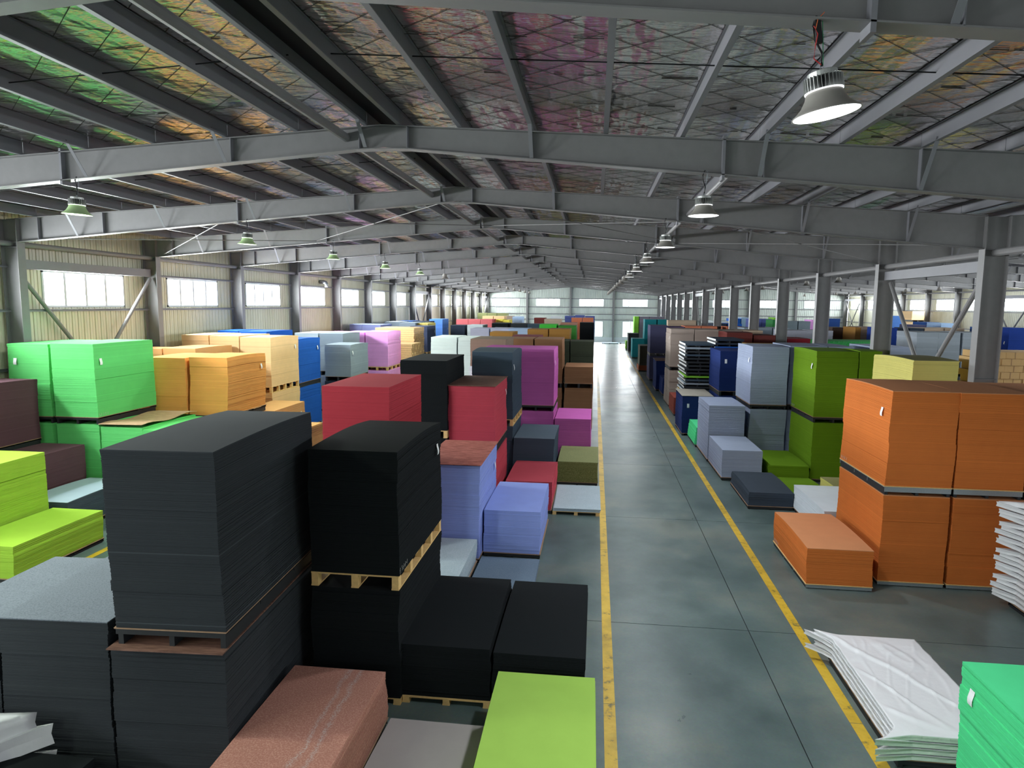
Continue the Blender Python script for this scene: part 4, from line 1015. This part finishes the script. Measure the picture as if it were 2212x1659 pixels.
(22.40,47.00,1.15,2.40,0.10,4.08,'sand','sand stack behind the pale grey pair, right one'),
(16.79,38.00,1.07,2.40,2.00,4.09,'steelw','pale grey stack in second hall, left of pair',{'pb':1.8}),
(16.79,38.00,1.07,2.40,0.10,1.80,'steelw','lower pale grey stack in second hall, left of pair',{'pl':'s'}),
(17.88,38.00,1.06,2.40,2.00,4.10,'steelw','pale grey stack in second hall, right of pair',{'pb':1.8}),
(17.88,38.00,1.06,2.40,0.10,1.80,'steelw','lower pale grey stack in second hall, right of pair',{'pl':'s'}),
(19.03,38.00,1.01,2.40,2.00,4.12,'steelw','pale grey stack partly behind the near column',{'pb':1.8}),
(19.03,38.00,1.01,2.40,0.10,1.80,'steelw','lower pale grey stack partly behind the near column',{'pl':'s'}),
(24.31,43.50,1.01,2.40,0.10,4.25,'royald','deep blue stack near right picture edge',{'tag':'l'}),
(24.61,46.00,1.03,2.40,0.10,4.17,'navy','navy stack behind the near right column'),
]
CN = dict(charcoalg='charcoal', crimsonb='crimson', greena='green', limeb='lime')
for row in TABLE:
    x, y, w, d, z0, z1, c, lab = row[:8]; o = row[8] if len(row) > 8 else {}
    rnd = random.Random(lab)
    cx, cy = x+w/2, y+d/2
    near = y < 24; mid = y < 40
    t = .0125 if y < 12 else (.018 if y < 22 else (.03 if y < 34 else (.06 if y < 55 else .15)))
    ns = 8 if near else (4 if mid else 1)
    sag = o.get('sag', rnd.uniform(.0, .045) if mid else rnd.uniform(0, .02))
    lean = o.get('lean', (rnd.uniform(-.02, .02), rnd.uniform(-.02, .02)))
    rot = o.get('rot', rnd.uniform(-.006, .006))
    pk = o.get('pl', 's')
    root = thing('board_stack', lab, 'stack', (cx, cy, z0), rot)
    h = z1-z0
    m, off, tt = pile(w, d, h-.012 if mid else h, t, ns, .006 if near else .008, sag, lean, o.get('bands', 0), rnd)
    m.obj('board_pile', felt(c), root, kind='stuff')
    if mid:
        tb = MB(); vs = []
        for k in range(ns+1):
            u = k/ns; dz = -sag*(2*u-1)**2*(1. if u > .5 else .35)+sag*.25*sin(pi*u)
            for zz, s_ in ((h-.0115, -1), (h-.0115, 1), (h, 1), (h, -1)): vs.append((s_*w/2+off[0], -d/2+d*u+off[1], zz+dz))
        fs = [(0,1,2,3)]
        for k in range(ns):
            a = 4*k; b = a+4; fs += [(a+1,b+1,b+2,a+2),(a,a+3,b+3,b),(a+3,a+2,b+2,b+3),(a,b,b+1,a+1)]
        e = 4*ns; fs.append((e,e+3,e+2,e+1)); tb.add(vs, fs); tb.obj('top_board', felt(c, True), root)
    tg = o.get('tag')
    if tg and 't' in str(type(tg)):
        q = link('paper_tag', TAG, root)
        zt_ = h*.80
        if tg == 'f': q.location = (-w*.32, -d/2-.012+lean[1]*.8, zt_)
        elif tg == 'fr': q.location = (w/2+.014+lean[0]*.8, -d/2+d*.86, zt_); q.rotation_euler.z = pi/2
        elif tg == 'r': q.location = (w/2+.014+lean[0]*.8, -d/2+.22, zt_); q.rotation_euler.z = pi/2
        elif tg == 'lf': q.location = (-w/2-.02, d/2-.22, h*.86); q.rotation_euler.z = -pi/2
        elif tg == 'l': q.location = (-w/2-.014+lean[0]*.8, -d/2+.36, zt_); q.rotation_euler.z = -pi/2
    if lab in CH: chalk(root, CH[lab], w, d, rnd)
    cv = o.get('cov')
    if cv:
        m = MB(); ww, dd = w+.06, d+.08; wav = .035 if cv == 'brownw' else .0; vs = []
        nn = 10
        for k in range(nn+1):
            u = k/nn; zz = .002+wav*(1+sin(u*9+.5)) - sag*(2*u-1)**2*(.2 if u > .5 else .1)+sag*.25
            for s_ in (-1, 1): vs += [(s_*ww/2, -dd/2+dd*u, zz+(wav*.5 if s_ > 0 else 0)), (s_*ww/2, -dd/2+dd*u, zz+.012+(wav*.5 if s_ > 0 else 0))]
        fs = []
        for k in range(nn):
            a = 4*k; b = a+4; fs += [(a+1,a+3,b+3,b+1),(a,b,b+2,a+2),(a,a+1,b+1,b),(a+2,b+2,b+3,a+3)]
        fs += [(0,2,3,1), (4*nn,4*nn+1,4*nn+3,4*nn+2)]; m.add(vs, fs)
        q = m.obj('cover_board', MT[COV[cv]], None, (cx+off[0], cy+off[1], z1+.002)); q.rotation_euler.z = rot
        nm = dict(red='reddish plywood sheet', brown='brown hardboard sheet', brownw='wavy light brown sheet', grey='grey brown sheet', taupe='dusty olive taupe sheet')[cv]
        tag(q, ' '.join((nm+' on the '+lab).split()[:16]), 'board')
    # pallet
    pb = o.get('pb', 0.)
    if o.get('tier') or z0-pb < .03: continue
    pallet(pk, cx, cy, w, d, pb+(.004 if pb else 0), z0-.002, ' '.join((('wooden pallet' if pk == 'w' else 'steel pallet')+' under the '+lab).split()[:16]), rot, y < 26)

# brown plywood under the large charcoal stack's pallet
m = MB(); m.box(-.64, .62, -1.42, 1.36, 0, .012); q = m.obj('cover_board', MT['plybrown'], None, (-4.43, 7.62, 1.722)); q.rotation_euler.z = .05
tag(q, 'brown plywood sheet between the two large charcoal stacks', 'board')
# ------------------------------------------------------------------ narrow bundles stacked with gaps by the aisle
def bundles(x, y, w, d, z0, z1, n_, where, grp, cols=('charcoal','slate','steel','charcoal','slate','steel','charcoal','ink','slate','charcoal','steel','slate')):
    pitch = (z1-z0)/n_; rnd = random.Random(3)
    for i in range(n_):
        z = z0+i*pitch; th = pitch*.52; ck = cols[rnd.randrange(12)] if i != int(n_*.60) else 'greenl'
        if i == int(n_*.36): ck = 'gold'
        r = thing('board_bundle', 'thin bundle of %s in the %s' % ({'charcoal':'charcoal boards','slate':'slate boards','steel':'grey boards','ink':'dark blue boards','greenl':'lime green boards','gold':'yellow boards','royal':'blue boards'}[ck], where), 'bundle', (x+w/2+rnd.uniform(-.04,.04), y+d/2+rnd.uniform(-.05,.05), z), rnd.uniform(-.02,.02), grp+' '+ck)
        m = MB()
        for xx in (-w/2+.08, 0, w/2-.08): m.box(xx-.03, xx+.03, -d/2+.02, d/2-.02, 0, pitch-th-.002)
        m.obj('runner', MT['blacks'], r)
        m = MB()
        for k in range(4): m.box(-w/2+rnd.uniform(-.006,.006), w/2+rnd.uniform(-.006,.006), -d/2, d/2, pitch-th+th*k/4+.0005, pitch-th+th*(k+1)/4-.001)
        m.obj('boards', felt(ck), r)
        m = MB(); m.box(-w/2-.012, -w/2-.007, -d/2, d/2, pitch-th, pitch-.004); m.obj('edge_strip', MT['paper'], r)
bundles(4.05, 31.05, 1.22, 2.3, 0, 3.68, 23, 'tall gapped pile by the aisle', 'bundles in the gapped pile')
bundles(5.35, 31.05, 1.22, 2.3, 0, 3.9, 24, 'gapped pile behind the upper navy stack', 'bundles in the second gapped pile', ('ink','charcoal','royal','slate')*3)
# ------------------------------------------------------------------ timber bundles
def timber(x, y, w, d, z0, z1, lab):
    r = thing('timber_bundle', lab, 'timber', (x+w/2, y+d/2, z0)); h = z1-z0; n_ = max(4, round(h/.125)); t = h/n_; m = MB(); rnd = random.Random(lab)
    for i in range(n_):
        k = 0; yy = -d/2
        while yy < d/2-.05:
            pw = min(rnd.uniform(.15, .2), d/2-yy); e = rnd.uniform(-.025, .02)
            m.box(-w/2+rnd.uniform(-.02,.02), w/2+e, yy+.006, yy+pw-.006, i*t+.006, i*t+t-.006, 0, rnd.uniform(.8, 1.12)); yy += pw
    m.obj('planks', MT['timber'], r, kind='stuff')
    m = MB(); m.box(-w/2+.02, w/2-.03, -d/2+.02, d/2-.02, 0, h-.01); m.obj('core', MT['woodg'], r)
    m = MB()
    for xx in (-w/2+.15, w/2-.2): m.box(xx-.04, xx+.04, -d/2, d/2, -.098, -.002)
    m.obj('bearer', MT['blacks'], r)
timber(-12.95, 39.2, 2.35, 2.4, 2.1, 3.9, 'tall bundle of pale timber planks behind the pink stacks')
timber(-12.3, 36.95+.1, 2.15, 2.05, 2.1, 3.08, 'shorter bundle of pale timber planks in front of the tall one')
timber(-12.95, 39.2, 2.35, 2.4, .1, 1.98, 'lower bundle of timber planks under the tall one')
timber(-12.3, 36.95+.1, 2.15, 2.05, .1, 1.98, 'lower bundle of timber planks under the shorter one')
# ------------------------------------------------------------------ cartons behind the near right column
rnd = random.Random(5); ch = .165
for i in range(26):
    for j in range(6):
        if i < 18 and j > 3: continue
        xx = 9.6+j*.43+(.08 if i % 2 else 0)
        if i < 18:
            continue
        m = MB(); cw = .425; m.box(-cw/2, cw/2, -.58, .58, 0, ch-.006); m.box(-.004, .004, -.584, -.58, .0, ch-.006, 1)
        m.box(-.02, .02, -.583, .583, ch-.008, ch-.004, 1)
        q = m.obj('carton', [MT['carton'], MT['woodg']], None, (xx+cw/2+rnd.uniform(-.006,.006), 18.7+rnd.uniform(-.012,.012), i*ch-.0))
        tag(q, 'flat brown carton in the stacked cartons behind the near right column', 'carton', 'flat cartons behind the near right column')
r = thing('carton_pallet_load', 'strapped pallet load carrying the flat brown cartons', 'pallet load', (10.9, 18.7, 0))
m = MB()
for i in range(9):
    for j in range(3): m.box(-1.28+j*.86, -1.28+j*.86+.85, -.6, .6, .1+i*.316, .1+i*.316+.31)
m.obj('cartons', MT['carton'], r, kind='stuff'); m = MB()
for xx in (-1.1, 0, 1.1): m.box(xx-.05, xx+.05, -.6, .6, 0, .1)
m.obj('runner', MT['blacks'], r)
# ------------------------------------------------------------------ film wrapped packs
def pack(w, d, t, seed, spikes=('fl','nl'), res=(16, 28), amp=.014, big=1.):
    nx, ny = res; m = MB(); rnd = random.Random(seed); vs = []
    def sp(u, v):   # outward pull near the chosen corners
        dx = dz = dy = 0
        for s in spikes:
            cu = 0 if s[1] == 'l' else 1; cv = 1 if s[0] == 'f' else 0
            r2 = math.hypot((u-cu)*w, (v-cv)*d*.8)
            k = max(0, 1-r2/(.16*big))**2.1*rs[s]*big
            dx += (-1 if cu == 0 else 1)*.22*k; dz += .06*k*rz[s]; dy += (1 if cv else -1)*.08*k
        return dx, dy, dz
    rs = {s: rnd.uniform(.75, 1.5) for s in ('fl','nl','fr','nr')}; rz = {s: rnd.uniform(-.5, 1.2) for s in ('fl','nl','fr','nr')}
    def P3(u, v, lev):
        x = (u-.5)*w; y = (v-.5)*d
        nz = noise.noise(Vector((x*1.6+y*.7+seed*7.3, y*.8-x*.5, seed*3.1)))
        rid = max(0, 1-abs(noise.noise(Vector((x*1.7+y*.9+seed, (y-x)*.5, 4.2+seed))))*9)*.8+max(0, 1-abs(noise.noise(Vector((x*4.1-y*1.3+seed*2, (y+x)*1.1, 1.2+seed))))*7)*.3
        z = t if lev else 0
        edge = min(u, 1-u, v, 1-v); k = min(1, edge*9)
        if lev: z += amp*(nz*.8+max(0, rid)*.9)*k-.012*(1-k)
        dx, dy, dz = sp(u, v)
        return (x+dx+(.012*noise.noise(Vector((seed, y*6, 1))) if u in (0, 1) else 0), y+dy, z*(1 if lev else 1)+dz*(1 if lev else .9)+(0 if lev else .0))
    top = [[P3(i/nx, j/ny, 1) for i in range(nx+1)] for j in range(ny+1)]
    bot = [[P3(i/nx, j/ny, 0) for i in range(nx+1)] for j in range(ny+1)]
    N = (nx+1)*(ny+1)
    vs = [p for r_ in top for p in r_]+[(p[0], p[1], p[2]+.002) for r_ in bot for p in r_]
    idx = lambda i, j: j*(nx+1)+i
    fs = [(idx(i,j), idx(i+1,j), idx(i+1,j+1), idx(i,j+1)) for j in range(ny) for i in range(nx)]
    m.add(vs, fs)
    # sides pinched in: mid ring
    ring = [(i, 0) for i in range(nx)]+[(nx, j) for j in range(ny)]+[(i, ny) for i in range(nx, 0, -1)]+[(0, j) for j in range(ny, 0, -1)]
    b0 = len(m.v); mids = []
    for q, (i, j) in enumerate(ring):
        a = vs[idx(i,j)]; b = vs[N+idx(i,j)]
        pin = .018*(1 if (q % 3) else .4)+rnd.uniform(0, .008)
        ux = (-1 if i == nx else (1 if i == 0 else 0)); uy = (-1 if j == ny else (1 if j == 0 else 0))
        sx = 1 if (i in (0, nx)) else 0
        mids.append(((a[0]+b[0])/2+ux*pin, (a[1]+b[1])/2+uy*pin*.5, (a[2]+b[2])/2+rnd.uniform(-.004,.004)))
    base = len(m.v); m.v += mids; n_ = len(ring)
    for q in range(n_):
        i0, j0 = ring[q]; i1, j1 = ring[(q+1) % n_]; mi = 1 if (j0 == 0 and j1 == 0) else 0
        a, b = idx(i0,j0), idx(i1,j1); c, dd = base+(q+1) % n_, base+q
        m.f.append((b, a, dd, c)); m.mi.append(mi); m.tone.append(1.)
        m.f.append((c, dd, N+a, N+b)); m.mi.append(mi); m.tone.append(1.)
    return m
def wrapped(name, x, y, w, d, z0, th, n_, labf, grp, spikes, kind='w', pal='wooden', seed0=0, res=(16,28), big=1.):
    protos = []
    for i in range(n_):
        z = z0+i*th
        if i < n_-1 and n_ > 6:
            if len(protos) < 5: protos.append(pack(w, d, th*.94, seed0+i, spikes, (6, 12), .004).mesh('wrapped_pack', [MT['tpaper'], MT['wrapend']]))
            me = protos[i % 5]; q = link(name, me, None, (x+w/2+random.uniform(-.02,.02), y+d/2+random.uniform(-.02,.02), z)); 
        else:
            last = i == n_-1
            q = pack(w, d, th*.94, seed0+i, spikes, res if last or big > 1 else (8, 28), .034 if last else .004, big).obj(name, [MT['tpaper'], MT['wrapend']], None, (x+w/2, y+d/2, z), smooth=last)
        tag(q, labf(i, n_), 'pack', grp if n_ > 6 and 0 < i < n_-1 else None)
wrapped('wrapped_pack', 3.62, 7.85, 1.22, 2.44, .13, .082, 4, lambda i, n_: 'white film wrapped board pack on the floor pallet, %s layer' % ('bottom', 'second', 'third', 'top creased')[i], None, ('fl', 'nl'), res=(64, 128))
pallet('s', 4.23, 9.07, 1.2, 2.4, 0, .128, 'reddish pallet under the white film wrapped packs beside the mint stack', 0, True)
wrapped('wrapped_pack', 7.55, 10.4, 1.22, 2.4, .1, .098, 19, lambda i, n_: 'topmost white wrapped pack of the tall pile at right edge' if i == n_-1 else ('lowest white wrapped pack of the tall pile at right edge' if i == 0 else 'white wrapped pack within the tall jagged pile at the right edge'), 'packs in the tall wrapped pile', ('fl', 'nl'), seed0=40)
pallet('s', 8.16, 11.6, 1.2, 2.38, 0, .098, 'pallet under the tall pile of white wrapped packs', 0, True)
wrapped('wrapped_pack', -7.30, 3.5, 1.22, 2.4, .1, .25, 4, lambda i, n_: 'white wrapped pack at the bottom left corner, %s of four' % ('lowest', 'second', 'third', 'topmost')[i], None, ('fr', 'nr'), seed0=80, res=(24, 40), big=2.0)
pallet('s', -6.69, 4.7, 1.2, 2.38, 0, .098, 'pallet under the white wrapped packs at bottom left', 0, True)

# small vent duct elbow high on the left wall
m = MB(); m.tube([(0,0,0),(.25,0,0),(.36,0,-.04),(.42,0,-.14),(.42,0,-.30)], .11, 12)
tag(m.obj('vent_duct', MT['galv'], None, (WL+.03, 38.6, 6.55), smooth=True), 'small grey duct elbow high on the left wall between two columns', 'duct')
